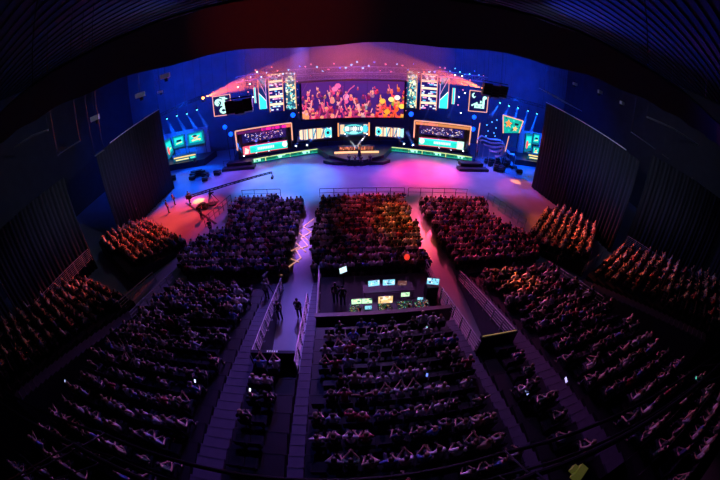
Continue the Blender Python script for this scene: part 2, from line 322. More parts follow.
# main screen: live picture of a cheering crowd in red and orange light
def crowd_picture():
    r = random.Random(5); W, Hh = 204, 76; cv = Cv(W, Hh, s2l((0.22, 0.08, 0.38)))
    cv.re(0, 50, W, 76, s2l((0.32, 0.12, 0.42)), 0.7); cv.re(105, 0, 150, 70, s2l((0.25, 0.12, 0.42)), 0.6)
    for k in range(150):
        x = r.uniform(0, W); t = k / 150; y = 62 * (1 - t) ** 1.1 + r.uniform(-3, 3)
        if 112 < x < 146 and y > 14 and r.random() < 0.8: continue
        hot = x > 148; s = 2.0 + 3.0 * t + r.uniform(-.4, .8)
        if hot: cc = r.choice([(1, .50, .12), (1, .32, .15), (1, .62, .3), (1, .25, .25), (.95, .40, .45), (1, .3, .4)])
        else: cc = r.choice([(.95, .35, .45), (.85, .25, .42), (1, .5, .5), (.7, .18, .4), (1, .6, .62), (.5, .12, .38)])
        body = s2l(tuple(v * r.choice([.55, .7, .9]) for v in cc)); face = s2l(cc)
        cv.el(x, y - s * 1.9, s * 1.25, s * 1.5, body)
        if r.random() < 0.45:
            sx = r.choice((-1, 1)); cv.li(x + sx * s, y - s, x + sx * s * r.uniform(1, 2.2), y + s * r.uniform(1.5, 3.4), max(1.2, s * .45), face)
        cv.el(x, y, s * .72, s * .95, face)
        cv.el(x, y + s * .55, s * .7, s * .5, s2l((.32, .08, .25)) if r.random() < .6 else s2l((.9, .55, .4)))
    for x, y, c in ((72, 66, (.95, .35, .6)), (66, 60, (.9, .4, .6)), (88, 44, (.9, .5, .7)), (178, 38, (1, .85, .5)), (160, 34, (1, .7, .25)), (190, 42, (1, .9, .85)), (200, 24, (1, .8, .3)), (170, 12, (1, .6, .15))):
        cv.el(x, y, 6, 5, s2l(c))
    cv.li(75, 30, 95, 58, 2.0, s2l((.8, .3, .5))); cv.li(95, 58, 104, 66, 2, s2l((.8, .3, .5)))
    return cv
ls = empty('led_wall', (2.6, 52, 5.7), label='wide central video wall showing a cheering crowd in pink and orange', cat='screen')
led('display', crowd_picture(), loc((-6.0, 51.9, 12.25), ls), loc((11.2, 51.9, 12.25), ls), loc((-6.0, 51.9, 5.75), ls), loc((11.2, 51.9, 5.75), ls), ls)
MB().box(loc((2.6, 52.15, 9.0), ls), (17.8, 0.4, 7.0)).build('housing', M_blackm, ls)
truss((-12, 51, 13.1), (17.4, 51, 13.1), 0.7, 0.05, name='lighting_truss', label='slim purple-lit truss right above the video wall', cat='truss')

# low banner screens below the wall
def banner(name, x0, x1, z0, z1, y0, y1, seed, label, curved=0):
    r = random.Random(seed); W = 72 if not curved else 90; cv = Cv(W, 30, s2l((.05, .04, .15))); pal = [(.95, .95, .9), (1, .75, .5), (.6, .95, .95), (.3, .85, .9), (1, .85, .65), (.95, .55, .35), (.2, .3, .5)]
    if curved:
        cv.re(2, 2, 88, 28, s2l((.95, .82, .68)))
        for k in range(26):
            x = r.uniform(2, 86); cv.re(x, 2, x + r.uniform(1.5, 5), 28, s2l(r.choice(pal)), .8)
        for x in (24, 46, 66): cv.re(x, 0, x + 2.5, 30, s2l((.35, .12, .25)))
        for x in (38, 60): cv.li(x, 4, x + 8, 26, 3, s2l((.15, .45, .6)))
        cv.el(78 if curved > 0 else 12, 15, 9, 10, s2l((.3, .9, .9))); cv.el(78 if curved > 0 else 12, 15, 4, 4, s2l((.1, .1, .2)))
        for k in range(12): cv.el(r.uniform(0, W), r.choice((0, 30)), 4, 4, s2l((.1, .1, .3)))
    else:
        cv.re(3, 3, 69, 27, s2l((.10, .30, .38)))
        cv.re(0, 0, 3, 30, s2l((1, .6, .35))); cv.re(69, 0, 72, 30, s2l((1, .6, .35)))
        for x in (6, 58): cv.re(x, 5, x + 9, 26, s2l((.95, .75, .6)));
        cv.el(62, 16, 6, 9, s2l((.3, .8, .95)))
        cv.el(36, 15, 24, 11, s2l((.35, .8, .8))); cv.el(36, 15, 20, 8, s2l((.15, .35, .45))); cv.re(16, 13, 56, 20, s2l((.95, .95, .9)))
        for k in range(9): cv.re(18 + k * 4.2, 11, 20.2 + k * 4.2, 22, s2l(r.choice([(.95, .95, .9), (.3, .5, .6)])))
        cv.el(36, 8, 9, 3, s2l((.6, .95, .9)))
    e = empty(name, ((x0 + x1) / 2, (y0 + y1) / 2, z0), label=label, cat='screen')
    led('display', cv, loc((x0, y0, z1), e), loc((x1, y1, z1), e), loc((x0, y0, z0), e), loc((x1, y1, z0), e), e)
    d = Vector((x1 - x0, y1 - y0, 0)); a = math.atan2(d.y, d.x); n = Vector((-d.y, d.x, 0)).normalized()
    MB().box(loc(Vector(((x0 + x1) / 2, (y0 + y1) / 2, (z0 + z1) / 2)) + n * 0.12, e), (d.length + .1, .2, z1 - z0 + .1), a).build('housing', M_blackm, e)
    for t in (.15, .85): MB().tube(loc((x0 + d.x * t + n.x * .15, y0 + d.y * t + n.y * .15, SD), e), loc((x0 + d.x * t + n.x * .15, y0 + d.y * t + n.y * .15, z0 + .1), e), .05).build('stand', M_blackm, e)
banner('banner_screen', -0.1, 5.3, 2.6, 5.0, 51, 51, 3, 'central low screen with an oval emblem between two orange bars')
banner('banner_screen', -6.6, -1.0, 2.3, 4.4, 50.2, 51.2, 4, 'low glowing sponsor screen left of the oval emblem', 1)
banner('banner_screen', 6.2, 11.1, 2.4, 4.3, 51.2, 50.2, 5, 'low glowing sponsor screen right of the oval emblem', -1)

# the tall screen strips either side of the wall
def strip(x0, x1, z0, z1, style, seed, label):
    r = random.Random(seed)
    if style == 'grid':
        cv = Cv(40, 84, s2l((.08, .05, .35)))
        for k in range(5):
            y = 3 + k * 17
            cv.re(0, y + 11, 40, y + 16, s2l((1, .9, .75)))
            for q in range(9):
                xx = r.randint(0, 34); yy = y + r.choice((0, 4, 7)); cv.re(xx, yy, xx + r.randint(3, 8), yy + 3, s2l(r.choice([(.9, .9, 1), (.35, .75, .95), (.95, .6, .8), (.8, .9, 1)])))
        cv.re(0, 0, 2, 84, s2l((.9, .6, .5))); cv.re(38, 0, 40, 84, s2l((.9, .6, .5)))
    elif style == 'mosaic':
        cv = Cv(26, 84, s2l((.1, .3, .4)))
        for k in range(170):
            x, y = r.uniform(-2, 26), r.uniform(-2, 84); cv.re(x, y, x + r.uniform(1, 7), y + r.uniform(1, 6), s2l(r.choice([(.95, .97, .9), (.45, .85, .85), (.1, .35, .4), (.9, .95, .7), (.95, .8, .6), (.2, .6, .65), (.08, .08, .25)])))
        cv.re(24, 0, 26, 84, s2l((.95, .7, .5)))
    elif style == 'cross':
        cv = Cv(28, 84, s2l((.05, .15, .35))); cv.po([(2, 0), (26, 0), (26, 22), (2, 46)], s2l((.2, .95, .95))); cv.po([(4, 84), (26, 84), (26, 60)], s2l((.1, .45, .65)))
        cv.li(2, 84, 26, 38, 1.5, s2l((.9, .6, .8))); cv.li(2, 46, 26, 22, 2.4, s2l((.95, .9, .9))); cv.re(0, 0, 2, 84, s2l((.95, .55, .5))); cv.re(26, 0, 28, 84, s2l((.8, .6, .9)))
        if seed > 10: cv.a = cv.a[:, ::-1]
    else:
        cv = Cv(10, 60, s2l((.15, .85, .85))); cv.re(0, 0, 2, 60, s2l((.95, .6, .5))); cv.re(8, 0, 10, 60, s2l((.95, .8, .8)))
    e = empty('screen_strip', ((x0 + x1) / 2, 51, z0), label=label, cat='screen')
    led('display', cv, loc((x0, 51, z1), e), loc((x1, 51, z1), e), loc((x0, 51, z0), e), loc((x1, 51, z0), e), e)
    MB().bbox(loc((x0 - .05, 51.03, z0 - .05), e), loc((x1 + .05, 51.3, z1 + .05), e)).build('housing', M_blackm, e); MB().tube(loc(((x0 + x1) / 2, 51.2, z1), e), loc(((x0 + x1) / 2, 51.2, 24.52), e), .02, n=4).build('suspension_cable', M_blackm, e)
for a in ((-14.0, -13.6, 9.6, 12.4, 'thin', 1, 'thin teal screen strip, outermost on the left'), (-13.2, -11.8, 8.4, 13.7, 'cross', 2, 'teal strip screen with a diagonal line, left side'),
          (-11.4, -8.9, 7.7, 14.3, 'grid', 3, 'wide strip screen of stacked white bars, left side'), (-8.5, -6.8, 7.9, 14.3, 'mosaic', 4, 'strip screen of white and teal mosaic left of the video wall'),
          (11.5, 13.2, 7.7, 14.2, 'mosaic', 5, 'strip screen of white and teal mosaic right of the video wall'), (13.8, 16.8, 7.5, 14.0, 'grid', 6, 'wide strip screen of stacked white bars, right side'),
          (17.2, 18.9, 8.0, 13.6, 'cross', 12, 'teal strip screen with a diagonal line, right side'), (19.5, 20.1, 8.9, 11.9, 'thin', 8, 'thin teal screen strip, outermost on the right')): strip(*a)

# square hanging signs with a white graphic
def sign(c0, c1, z0, z1, y0, y1, pts, label):
    e = empty('hanging_sign', ((c0 + c1) / 2, (y0 + y1) / 2, z0), label=label, cat='sign')
    cv = Cv(48, 48, s2l((.02, .03, .22)))
    for kind, a in pts:
        (cv.el if kind == 'e' else cv.re if kind == 'r' else cv.li)(*a)
    P = lambda u, v, o=0.0: loc((c0 + (c1 - c0) * u, y0 + (y1 - y0) * u - o, z0 + (z1 - z0) * v), e)
    led('sign_face', cv, P(0, 1), P(1, 1), P(0, 0), P(1, 0), e)
    mb = MB(); q = [P(0, 0, .05), P(1, 0, .05), P(1, 1, .05), P(0, 1, .05), P(0, 0, .05)]; mb.path(q, .075); mb.build('neon_border', M_amber, e)
    MB().box(loc(((c0 + c1) / 2, (y0 + y1) / 2 + .15, (z0 + z1) / 2), e), (hypot(c1 - c0, y1 - y0), .2, z1 - z0), math.atan2(y1 - y0, c1 - c0)).build('backing', M_blackm, e)
    mb = MB()
    for u in (.1, .9): a = P(u, 1); mb.tube(a, (a[0], a[1], 24.52 - z0), .02, n=4)
    mb.build('suspension_cable', M_blackm, e)
Wt = s2l((.75, 1, .92)); Dk = s2l((.02, .03, .22))
sign(-21.0, -17.4, 8.5, 12.0, 49.6, 48.6, [('e', (16, 32, 12, 9, Wt)), ('e', (18, 31, 5, 4, Dk)), ('r', (26, 20, 34, 44, Wt)), ('l', (8, 38, 34, 16, 3, Wt)), ('e', (27, 12, 11, 8, Wt)), ('e', (27, 12, 5, 3, Dk)), ('l', (12, 20, 22, 30, 3, Dk)), ('r', (34, 28, 42, 32, Wt)), ('l', (20, 44, 40, 38, 2.5, Wt))], 'square hanging sign with white graphic, left of the stage')
sign(21.8, 25.8, 8.3, 12.0, 48.6, 49.4, [('e', (11, 37, 5, 6, Wt)), ('e', (13, 38, 3, 4, Dk)), ('r', (14, 8, 40, 18, Wt)), ('r', (18, 12, 24, 14, Dk)), ('r', (34, 18, 40, 34, Wt)), ('l', (8, 14, 20, 20, 4, Wt)), ('r', (28, 20, 32, 26, Wt)), ('e', (40, 34, 5, 4, Wt)), ('r', (30, 10, 34, 13, Dk))], 'square hanging sign with white graphic, right of the stage')

# ------------------------------------------------------------------ people kit
def skin_mesh(J, E, lvl=1, root=0):
    me = bpy.data.meshes.new('s'); me.from_pydata([j[:3] for j in J], E, []); o = bpy.data.objects.new('s', me); COL.objects.link(o)
    m = o.modifiers.new('skin', 'SKIN'); m.use_smooth_shade = True
    for i, j in enumerate(J):
        r = j[3]; me.skin_vertices[0].data[i].radius = (r if not isinstance(r, tuple) else r[0], r if not isinstance(r, tuple) else r[1]); me.skin_vertices[0].data[i].use_root = (i == root)
    if lvl:
        s = o.modifiers.new('sub', 'SUBSURF'); s.levels = s.render_levels = lvl
    dg = bpy.context.evaluated_depsgraph_get(); dg.update(); e = o.evaluated_get(dg); r_ = bpy.data.meshes.new_from_object(e)
    V = np.array([v.co[:] for v in r_.vertices]); F = [tuple(p.vertices) for p in r_.polygons]
    bpy.data.objects.remove(o); bpy.data.meshes.remove(me); bpy.data.meshes.remove(r_); return V, F
def mk(parts, name, m):
    mb = MB()
    for V, F in parts: mb.add(V, F)
    me = mb.mesh(name, m)
    for p in me.polygons: p.use_smooth = True
    return me
# arm targets per pose: (elbow, wrist, hand) for the +x side
ARMS = {'lap': ((.27, .02, .80), (.14, .26, .68), (.08, .34, .66)), 'head': ((.40, .0, 1.20), (.17, -.06, 1.30), (.09, -.10, 1.29)), 'crossed': ((.27, .07, .84), (.04, .20, .87), (-.06, .19, .88)),
        'knees': ((.27, .16, .78), (.17, .42, .66), (.14, .50, .62)), 'chin': ((.20, .24, .78), (.09, .22, 1.04), (.05, .17, 1.12)), 'raised': ((.30, .08, 1.28), (.24, .12, 1.52), (.22, .14, 1.61)),
        'clap': ((.25, .16, .92), (.07, .34, 1.08), (.02, .39, 1.15)), 'out': ((.42, -.08, .92), (.60, .02, .92), (.68, .05, .93)), 'side': ((.235, -.03, .82), (.22, .04, .58), (.21, .07, .50))}
POSES = [('hands in lap', 'lap', 'lap', 0.0), ('hands behind head', 'head', 'head', -.03), ('arms crossed', 'crossed', 'crossed', 0), ('leaning forward', 'knees', 'knees', .2),
         ('chin on hand', 'chin', 'lap', .08), ('one arm raised', 'lap', 'raised', 0), ('clapping', 'clap', 'clap', .03), ('one arm out', 'out', 'lap', -.02)]
def person_kit(pl, pr, lean, lvl=1, stand=False, hair_kind=0):
    up = .45 if stand else 0
    def L(p, k=1.0):      # lean the upper body forward about the hips
        x, y, z = p; dz = z - .55; return (x, y + lean * dz * 1.2, z - abs(lean) * dz * .25 + up)
    J = [(0, 0, .55 + up, .135)]; E = []
    def add(p, r, par):
        J.append((*p, r)); E.append((par, len(J) - 1)); return len(J) - 1
    waist = add(L((0, -.02, .72)), (.125, .15), 0); chest = add(L((0, -.03, .93)), (.125, .17), waist); nb = add(L((0, -.01, 1.09)), .065, chest)
    neck = add(L((0, .0, 1.15)), .052, nb); hd = add(L((0, .02, 1.24)), (.092, .082), neck); top = add(L((0, .02, 1.32)), (.082, .072), hd)
    shirtE = [(0, waist), (waist, chest), (chest, nb)]; shirtI = {0: .15, waist: (.14, .165), chest: (.14, .185), nb: .075}; troI = {0: .15}; troE = []; hands = []
    for s, a in ((-1, pl), (1, pr)):
        el_, wr, hn = ARMS[a]; sh = add(L((s * .185, -.02, 1.05)), .062, chest if False else nb)
        e_ = add(L((s * el_[0], el_[1], el_[2])), .046, sh); w_ = add(L((s * wr[0], wr[1], wr[2])), .030, e_); h_ = add(L((s * hn[0], hn[1], hn[2])), (.038, .028), w_)
        shirtE += [(nb, sh), (sh, e_)]; shirtI[sh] = .075; shirtI[e_] = .06; hands.append((w_, h_, s))
        hp = add((s * .10, .05, .53 + up), .092, 0)
        if stand: kn = add((s * .11, .04, .50), .062, hp); an = add((s * .12, 0, .09), .042, kn); to = add((s * .13, .14, .04), .035, an)
        else: kn = add((s * .13, .43, .53), .064, hp); an = add((s * .13, .42, .10), .042, kn); to = add((s * .14, .57, .045), .036, an)
        troE += [(0, hp), (hp, kn), (kn, an)]; troI[hp] = .105; troI[kn] = .078; troI[an] = .058
    V, F = skin_mesh(J, E, lvl); body = [(V, F)]
    mb = MB()
    for w_, h_, s in hands:                       # four fingers of unequal length and a side thumb
        w3, h3 = Vector(J[w_][:3]), Vector(J[h_][:3]); d = (h3 - w3).normalized(); sd = d.cross(Vector((0, 0, 1)));
        sd = sd.normalized() if sd.length > .1 else Vector((1, 0, 0)); n_ = sd.cross(d)
        if lvl:
            for k, ln in enumerate((.060, .072, .066, .050)):
                b0 = h3 + d * .012 + sd * (k - 1.5) * .018; b1 = b0 + d * ln * .6; b2 = b1 + (d - n_ * .7).normalized() * ln * .5
                mb.tube(b0, b1, .009, .008, n=5); mb.tube(b1, b2, .008, .006, n=5)
            t0 = w3.lerp(h3, .5) + sd * s * .02; t1 = t0 + (d + sd * s * 1.1).normalized() * .045; mb.tube(t0, t1, .011, .009, n=5); mb.tube(t1, t1 + d * .03, .009, .007, n=5)
    hx = L((0, .02, 1.27)); hx = Vector(hx)
    if lvl:
        mb.ball(hx + Vector((0, .088, -.012)), .016, (.8, 1.2, 1.3), 6, 4)
        for s in (-1, 1): mb.ball(hx + Vector((s * .078, -.005, -.01)), .024, (.4, .8, 1.2), 6, 4); mb.ball(hx + Vector((s * .03, .075, .012)), .011, (1.2, .6, .8), 6, 4)
        mb.ball(hx + Vector((0, .078, -.05)), .02, (1.3, .5, .35), 6, 4)
    body.append((mb.v, mb.f)) if mb.v else None
    def sub(I, Es):
        keys = list(I); ix = {k: i for i, k in enumerate(keys)}
        return skin_mesh([(*J[k][:3], I[k]) for k in keys], [(ix[a], ix[b]) for a, b in Es], lvl, ix[0])
    shirt = sub(shirtI, shirtE); trou = sub(troI, troE)
    hb = MB(); nu, nv = (12, 7) if lvl else (8, 5)
    hb.ball(hx + Vector((0, -.022, .03)), .098, (.95, .98, .9), nu, nv)
    if hair_kind == 1: hb.ball(hx + Vector((0, -.055, -.06)), .10, (.9, .6, 1.5), nu, nv)
    if hair_kind == 2: hb.ball(hx + Vector((0, -.11, .05)), .05, (1, 1, 1), nu, nv)
    hair = (hb.v, hb.f); sh = MB(); shs = []
    for s in (-1, 1):
        x = s * (.12 if stand else .14); y0 = -.05 if stand else .38
        sh.ball((x, y0 + .12, .05), .10, (.5, 1.35, .5), 8, 5); t_ = MB().ball((x, y0 + .12, .05), .10, (.5, 1.35, .5), 8, 5); shs.append((t_.v, t_.f))
    return dict(body=body, shirt=[shirt], trousers=[trou], hair=[hair], shoes=[(sh.v, sh.f)], shoe=[shs[0]], shoe2=[shs[1]])
M_shoe = mat('dark shoes', (.06, .06, .07), .6)
def kit_meshes(k): return {'body': mk(k['body'], 'body', M_skin), 'shirt': mk(k['shirt'], 'shirt', M_shirt), 'trousers': mk(k['trousers'], 'trousers', M_trou), 'hair': mk(k['hair'], 'hair', M_hair), 'shoe': mk(k['shoe'], 'shoe', M_shoe), 'shoe2': mk(k['shoe2'], 'shoe', M_shoe)}
KITS = []
for i, (nm, a, b, ln) in enumerate(POSES):
    for hk in (0, 1 if i % 2 else 2):
        KITS.append((nm, kit_meshes(person_kit(a, b, ln, 1, False, hk)), hk))
STAND = [(nm, kit_meshes(person_kit(a, b, ln, 1, True, hk)), hk) for nm, a, b, ln, hk in (('standing', 'side', 'side', 0, 0), ('standing with one arm up', 'side', 'raised', .02, 0), ('standing holding a camera', 'clap', 'clap', .05, 0), ('standing', 'side', 'lap', 0, 1))]
SHIRTS = [('light blue', (.35, .45, .6)), ('white', (.7, .7, .7)), ('black', (.025, .025, .03)), ('black', (.03, .03, .03)), ('dark grey', (.08, .08, .09)), ('white', (.75, .75, .75)), ('navy', (.04, .05, .16)), ('dark red', (.30, .03, .04)), ('grey', (.25, .25, .27)), ('light grey', (.5, .5, .52)), ('dark green', (.04, .12, .07)), ('blue', (.08, .16, .45)), ('beige', (.5, .4, .3)), ('black', (.02, .02, .025))]
HAIRS = [(.03, .02, .015), (.06, .035, .02), (.12, .07, .03), (.02, .02, .02), (.35, .24, .12)]
def place_person(loc_, rz, kit, shirt, hair, label, group=None, scale=1.0, parts=('shirt', 'trousers', 'hair', 'shoe', 'shoe2')):
    o = bpy.data.objects.new('person', kit['body']); COL.objects.link(o); o.location = loc_; o.rotation_euler = (0, 0, rz); o.scale = (scale,) * 3
    setp(o, label, 'person', group)
    for p in parts:
        c = bpy.data.objects.new(p.strip('2'), kit[p]); COL.objects.link(c); c.parent = o; c.color = (*(shirt if p == 'shirt' else hair), 1)
    return o
# ------------------------------------------------------------------ team booths on the wings
def booth(p0, p1, zb, label, seed, mirror):
    """p0 = left front corner, p1 = right front corner (x, y); open box with a neon frame, player desks and a teal fascia"""
    p0, p1 = Vector((*p0, 0)), Vector((*p1, 0)); d = p1 - p0; L = d.length; ang = math.atan2(d.y, d.x); e = empty('team_booth', (p0 + p1) / 2 + Vector((0, 0, SD)), ang, label=label, cat='booth')
    hL = L / 2; Ht = 4.9; D = 2.6
    mb = MB().bbox((-hL, 0, 0), (hL, D, .35)).bbox((-hL, D - .1, .35), (hL, D, Ht)).bbox((-hL, 0.1, Ht - .15), (hL, D, Ht)); mb.bbox((-hL, .3, .35), (-hL + .12, D, Ht)).bbox((hL - .12, .3, .35), (hL, D, Ht)); mb.build('booth_shell', M_deck, e)
    MB().path([(-hL, 0, 1.6 if not mirror else 1.9), (-hL, 0, Ht), (hL, 0, Ht), (hL, 0, 1.9 if not mirror else 1.6)], .11, 8).build('neon_frame', M_amber, e)
    r = random.Random(seed)
    cv = Cv(150, 14, s2l((.35, .08, .30))); cv.re(70 if not mirror else 0, 0, 150 if not mirror else 60, 14, s2l((.95, .10, .60))); cv.re(138 if not mirror else 0, 0, 150 if not mirror else 12, 14, s2l((1, .4, .3)))
    for k in range(8): x = r.uniform(0, 150); cv.re(x, 0, x + 6, 14, s2l((.15, .05, .35)), .6)
    if mirror: cv.a = cv.a * .35 + np.array(s2l((1, .65, .3))) * .5
    led('fascia_top', cv, (-hL + .2, -.02, Ht - .2), (hL - .2, -.02, Ht - .2), (-hL + .2, -.02, Ht - .65), (hL - .2, -.02, Ht - .65), e)
    # row of small pictures at the back: the players' video strip
    cv = Cv(150, 34, s2l((.04, .03, .28)))
    for k in range(130):
        x, y = r.uniform(6, 144), r.uniform(3, 30); cv.re(x, y, x + r.uniform(1, 3.5), y + r.uniform(1, 4), s2l(r.choice([(.75, .75, .95), (.45, .45, .85), (1, .75, .55), (.3, .3, .7), (.95, .9, .9), (.12, .1, .4)])))
    led('player_screen', cv, (-hL + .9, 1.2, Ht - 1.0), (hL - .9, 1.2, Ht - 1.0), (-hL + .9, 1.2, 2.35), (hL - .9, 1.2, 2.35), e)
    # long desk with a teal front
    MB().bbox((-hL + 1.2, .25, 1.95), (hL - 1.2, 1.1, 2.05)).bbox((-hL + 1.3, .35, .35), (hL - 1.3, 1.0, 1.95)).build('player_desk', M_deck, e)
    cv = Cv(140, 26, s2l((.10, .80, .72))); cv.re(0, 18, 140, 26, s2l((.2, .9, .85))); cv.re(0, 0, 140, 2, s2l((.95, .3, .35))); cv.re(0, 24, 140, 26, s2l((.95, .25, .5)))
    a, b = (0, 22) if not mirror else (118, 140)
    cv.re(a, 0, b, 26, s2l((.98, .35, .45)) if not mirror else s2l((.75, .95, .85))); cv.po([(4 if not mirror else 122, 2), (16 if not mirror else 134, 2), (20 if not mirror else 138, 14), (8 if not mirror else 126, 22)], s2l((1, .85, .8)))
    cv.re(46, 9, 98, 17, s2l((.85, 1, .97)))
    for k in range(9): cv.re(50 + k * 5.3, 9, 51.2 + k * 5.3, 17, s2l((.3, .85, .8)))
    c_ = 132 if not mirror else 9; cv.el(c_, 15, 8, 9, s2l((.95, 1, .95)))
    led('desk_screen', cv, (-hL + .9, .2, 2.0), (hL - .9, .2, 2.0), (-hL + .9, .2, .55), (hL - .9, .2, .55), e)
    l = area(e.location + Vector((0, .9, Ht - .7)), e.location + Vector((0, 1.1, 0)), (1, .05, .35) if not mirror else (1, .3, .12), 160, 6, .4)  # accent light added inside the booth to colour it
    return e
bL = booth((-16.6, 47.0), (-7.6, 49.3), SD, 'left team booth with pink fascia and teal desk front', 21, False)
bR = booth((12.6, 49.3), (21.9, 47.0), SD, 'right team booth with yellow fascia and teal desk front', 22, True)

# player's figures at both booths
for e, sx, nm in ((bL, -1, 'left'), (bR, 1, 'right')):
    for k in range(5):
        p = e.matrix_basis @ Vector((-2.7 + k * 1.35, 1.75, 1.05)); kt = KITS[[0, 6][k % 2]]
        MBc = MB().bbox((-.25, -.25, -.7), (.25, .25, .43)).bbox((-.25, .22, .4), (.25, .3, 1.2)); ch = MBc.build('gaming_chair', M_blackm, label='black gaming chair at the players\' desk in the %s booth' % nm, cat='chair', group='gaming chairs in the %s booth' % nm); ch.location = p; ch.rotation_euler.z = e.rotation_euler.z + pi
        place_person(p, e.rotation_euler.z + pi, kt[1], (.04, .04, .05), (.04, .03, .02), '%s player from the left seated at the desk in the %s booth' % (ORD[k], nm))

# ------------------------------------------------------------------ host desk and trophy on the centre deck
hd = empty('host_desk', (2.8, 47.6, SD), label='dark host desk with a glowing orange edge strip before it', cat='desk')
MB().bbox((-2.9, -.5, 0), (2.9, .3, .95)).build('desk_body', M_deck, hd, bevel=.05)
MB().bbox((-3.5, -1.35, .05), (3.5, -1.1, .30)).build('glow_edge', mat('orange glow strip', (.8, .5, .3), .4, emit=(1, .52, .22), es=1.5), hd)
cv = Cv(120, 8, s2l((.12, .06, .14))); r = random.Random(9)
for k in range(24):
    if 10 < k < 13: continue
    cv.re(2 + k * 5, 0, 3.4 + k * 5, 8, s2l((.95, .5, .35))); cv.re(2 + k * 5, r.choice((0, 3, 6)), 5.5 + k * 5, r.choice((3, 6, 8)), s2l((.95, .5, .35)))
led('desk_screen', cv, (-2.7, -.53, .9), (2.7, -.53, .9), (-2.7, -.53, .35), (2.7, -.53, .35), hd)
tr = empty('trophy_stand', (3.1, 44.6, SD + .05), label='small lit stand with a golden trophy at the centre of the stage', cat='trophy')
MB().tube((0, 0, 0), (0, 0, 1.0), .28, .22, 12).build('plinth', M_deck, tr)
MB().tube((0, 0, 1.0), (0, 0, 1.15), .16, .12, 12).tube((0, 0, 1.15), (0, 0, 1.4), .05, .05, 10).tube((0, 0, 1.4), (0, 0, 1.9), .08, .26, 12).build('cup', mat('gold', (.9, .6, .2), .3, .9), tr)
spot((1.6, 42, 16), (3.1, 44.6, 1.5), (1, .6, .35), 900, 5); spot((2.8, 40, 17), (2.8, 46, 1), (.9, .35, .55), 900, 22)

# ------------------------------------------------------------------ stage lamps with beams in the haze
def vol_mat(name, dens, g=0.35):
    m = bpy.data.materials.new(name); m.use_nodes = True; nt = m.node_tree; nt.nodes.remove(nt.nodes['Principled BSDF'])
    v = nt.nodes.new('ShaderNodeVolumeScatter'); v.inputs['Density'].default_value = dens; v.inputs['Anisotropy'].default_value = g
    nt.links.new(v.outputs[0], nt.nodes['Material Output'].inputs['Volume']); return m
M_haze = vol_mat('haze in a beam', 0.35, 0.1); M_haze2 = vol_mat('thin haze in a wide beam', 0.05, 0.0)
def beam_lamp(p, q, col, power, label, lens=None, r0=.11, r1=.35, ang=5, haze=None, group=None, size=1.0, hang=0, foot=None):
    p, q = Vector(p), Vector(q); d = (q - p).normalized(); e = empty('stage_light', p, label=label, cat='stage light', group=group)
    b = size
    MB().tube(-d * .34 * b, -d * .02 * b, .13 * b, .17 * b, 10).box((0, 0, -.36 * b) if d.z > 0 else (0, 0, .36 * b), (.3 * b, .3 * b, .12 * b)).box((.19 * b, 0, 0), (.03 * b, .1 * b, .5 * b)).box((-.19 * b, 0, 0), (.03 * b, .1 * b, .5 * b)).build('lamp_body', M_blackm, e)
    if foot is not None: MB().tube((0, 0, 0), (0, 0, foot - p.z), .04, n=6).box((0, 0, foot - p.z + .02), (.4, .4, .04)).build('floor_stand', M_blackm, e)
    if hang: MB().tube((0, 0, 0), (0, 0, hang - p.z), .02, n=5).build('hanger', M_blackm, e)
    MB().tube(-d * .02 * b, d * .012 * b, .15 * b, .15 * b, 12).build('lens', lens or M_bluel, [c for c in e.children if c.name.startswith('lamp_body')][0])
    if power:
        L = (q - p).length
        MB().tube(d * .03 * b, d * L, r0, r1, 16).build('haze_beam', haze or M_haze, e)
        l = bpy.data.lights.new('beam_light', 'SPOT'); l.color = col; l.energy = power; l.spot_size = radians(ang); l.spot_blend = .5; l.shadow_soft_size = .05
        o = bpy.data.objects.new('beam_light', l); COL.objects.link(o); o.parent = e; o.location = d * .04 * b; o.rotation_euler = d.to_track_quat('-Z', 'Y').to_euler()
    return e
def px2(p, q, y0, y1): return aty(*p, y0), aty(*q, y1)
M_haze3 = vol_mat('dense haze', .6, 0.1)
for (a_, nm) in (((345, 134), 'left'), ((367, 134), 'right')):
    beam_lamp(aty(*a_, 50.3), aty(356, 148, 46.2), (.8, .9, 1), 12000, 'white beam lamp above the host desk, %s one' % nm, M_white, .05, .2, 6, M_haze3, size=.7, hang=24.52)
for (p, q, y, nm) in (((244, 156), (237, 143), 46.6, 'left wing, outermost'), ((296, 146), (300, 137), 49.2, 'left wing, second from the centre'), ((307, 145), (315, 136), 49.7, 'left wing, closest to the centre'),
                      ((404, 144), (397, 136), 49.7, 'right wing, closest to the centre'), ((413, 145), (407, 131), 49.2, 'right wing, second from the centre'), ((463, 151), (469, 142), 46.6, 'right wing, outermost')):
    a, b = aty(*p, y), aty(*q, y - .5); a.z = max(a.z, SD + .45); beam_lamp(a, b, (0, .10, 1), 30000, 'blue beam lamp on the %s' % nm, M_white, .10, .45, 9, foot=SD)
for (p, y, nm) in (((256.5, 153), 46.9, 'left booth, left one'), ((269, 151), 47.4, 'left booth, right one'), ((439, 148), 47.9, 'right booth, left one'), ((451, 150), 47.3, 'right booth, right one')):
    a = aty(*p, y); a.z = max(a.z, SD + .42); beam_lamp(a, a + Vector((0, 1, 2.2)), (0, .12, 1), 12000, 'blue uplight before the %s' % nm, M_white, .08, .35, 12, foot=SD)
for i, (p, q) in enumerate((((160, 124), (166, 140)), ((167, 119), (174, 134)), ((177, 116), (185, 131)), ((187, 114), (196, 129)), ((197, 110), (207, 127)))):
    beam_lamp(aty(*p, 46.4), aty(*q, 45.4), (0, .08, 1), 30000, 'blue beam lamp high above the left analyst set, %s in line' % ORD[i], M_cyanl, .09, .42, 9, size=1.0, hang=24.52)
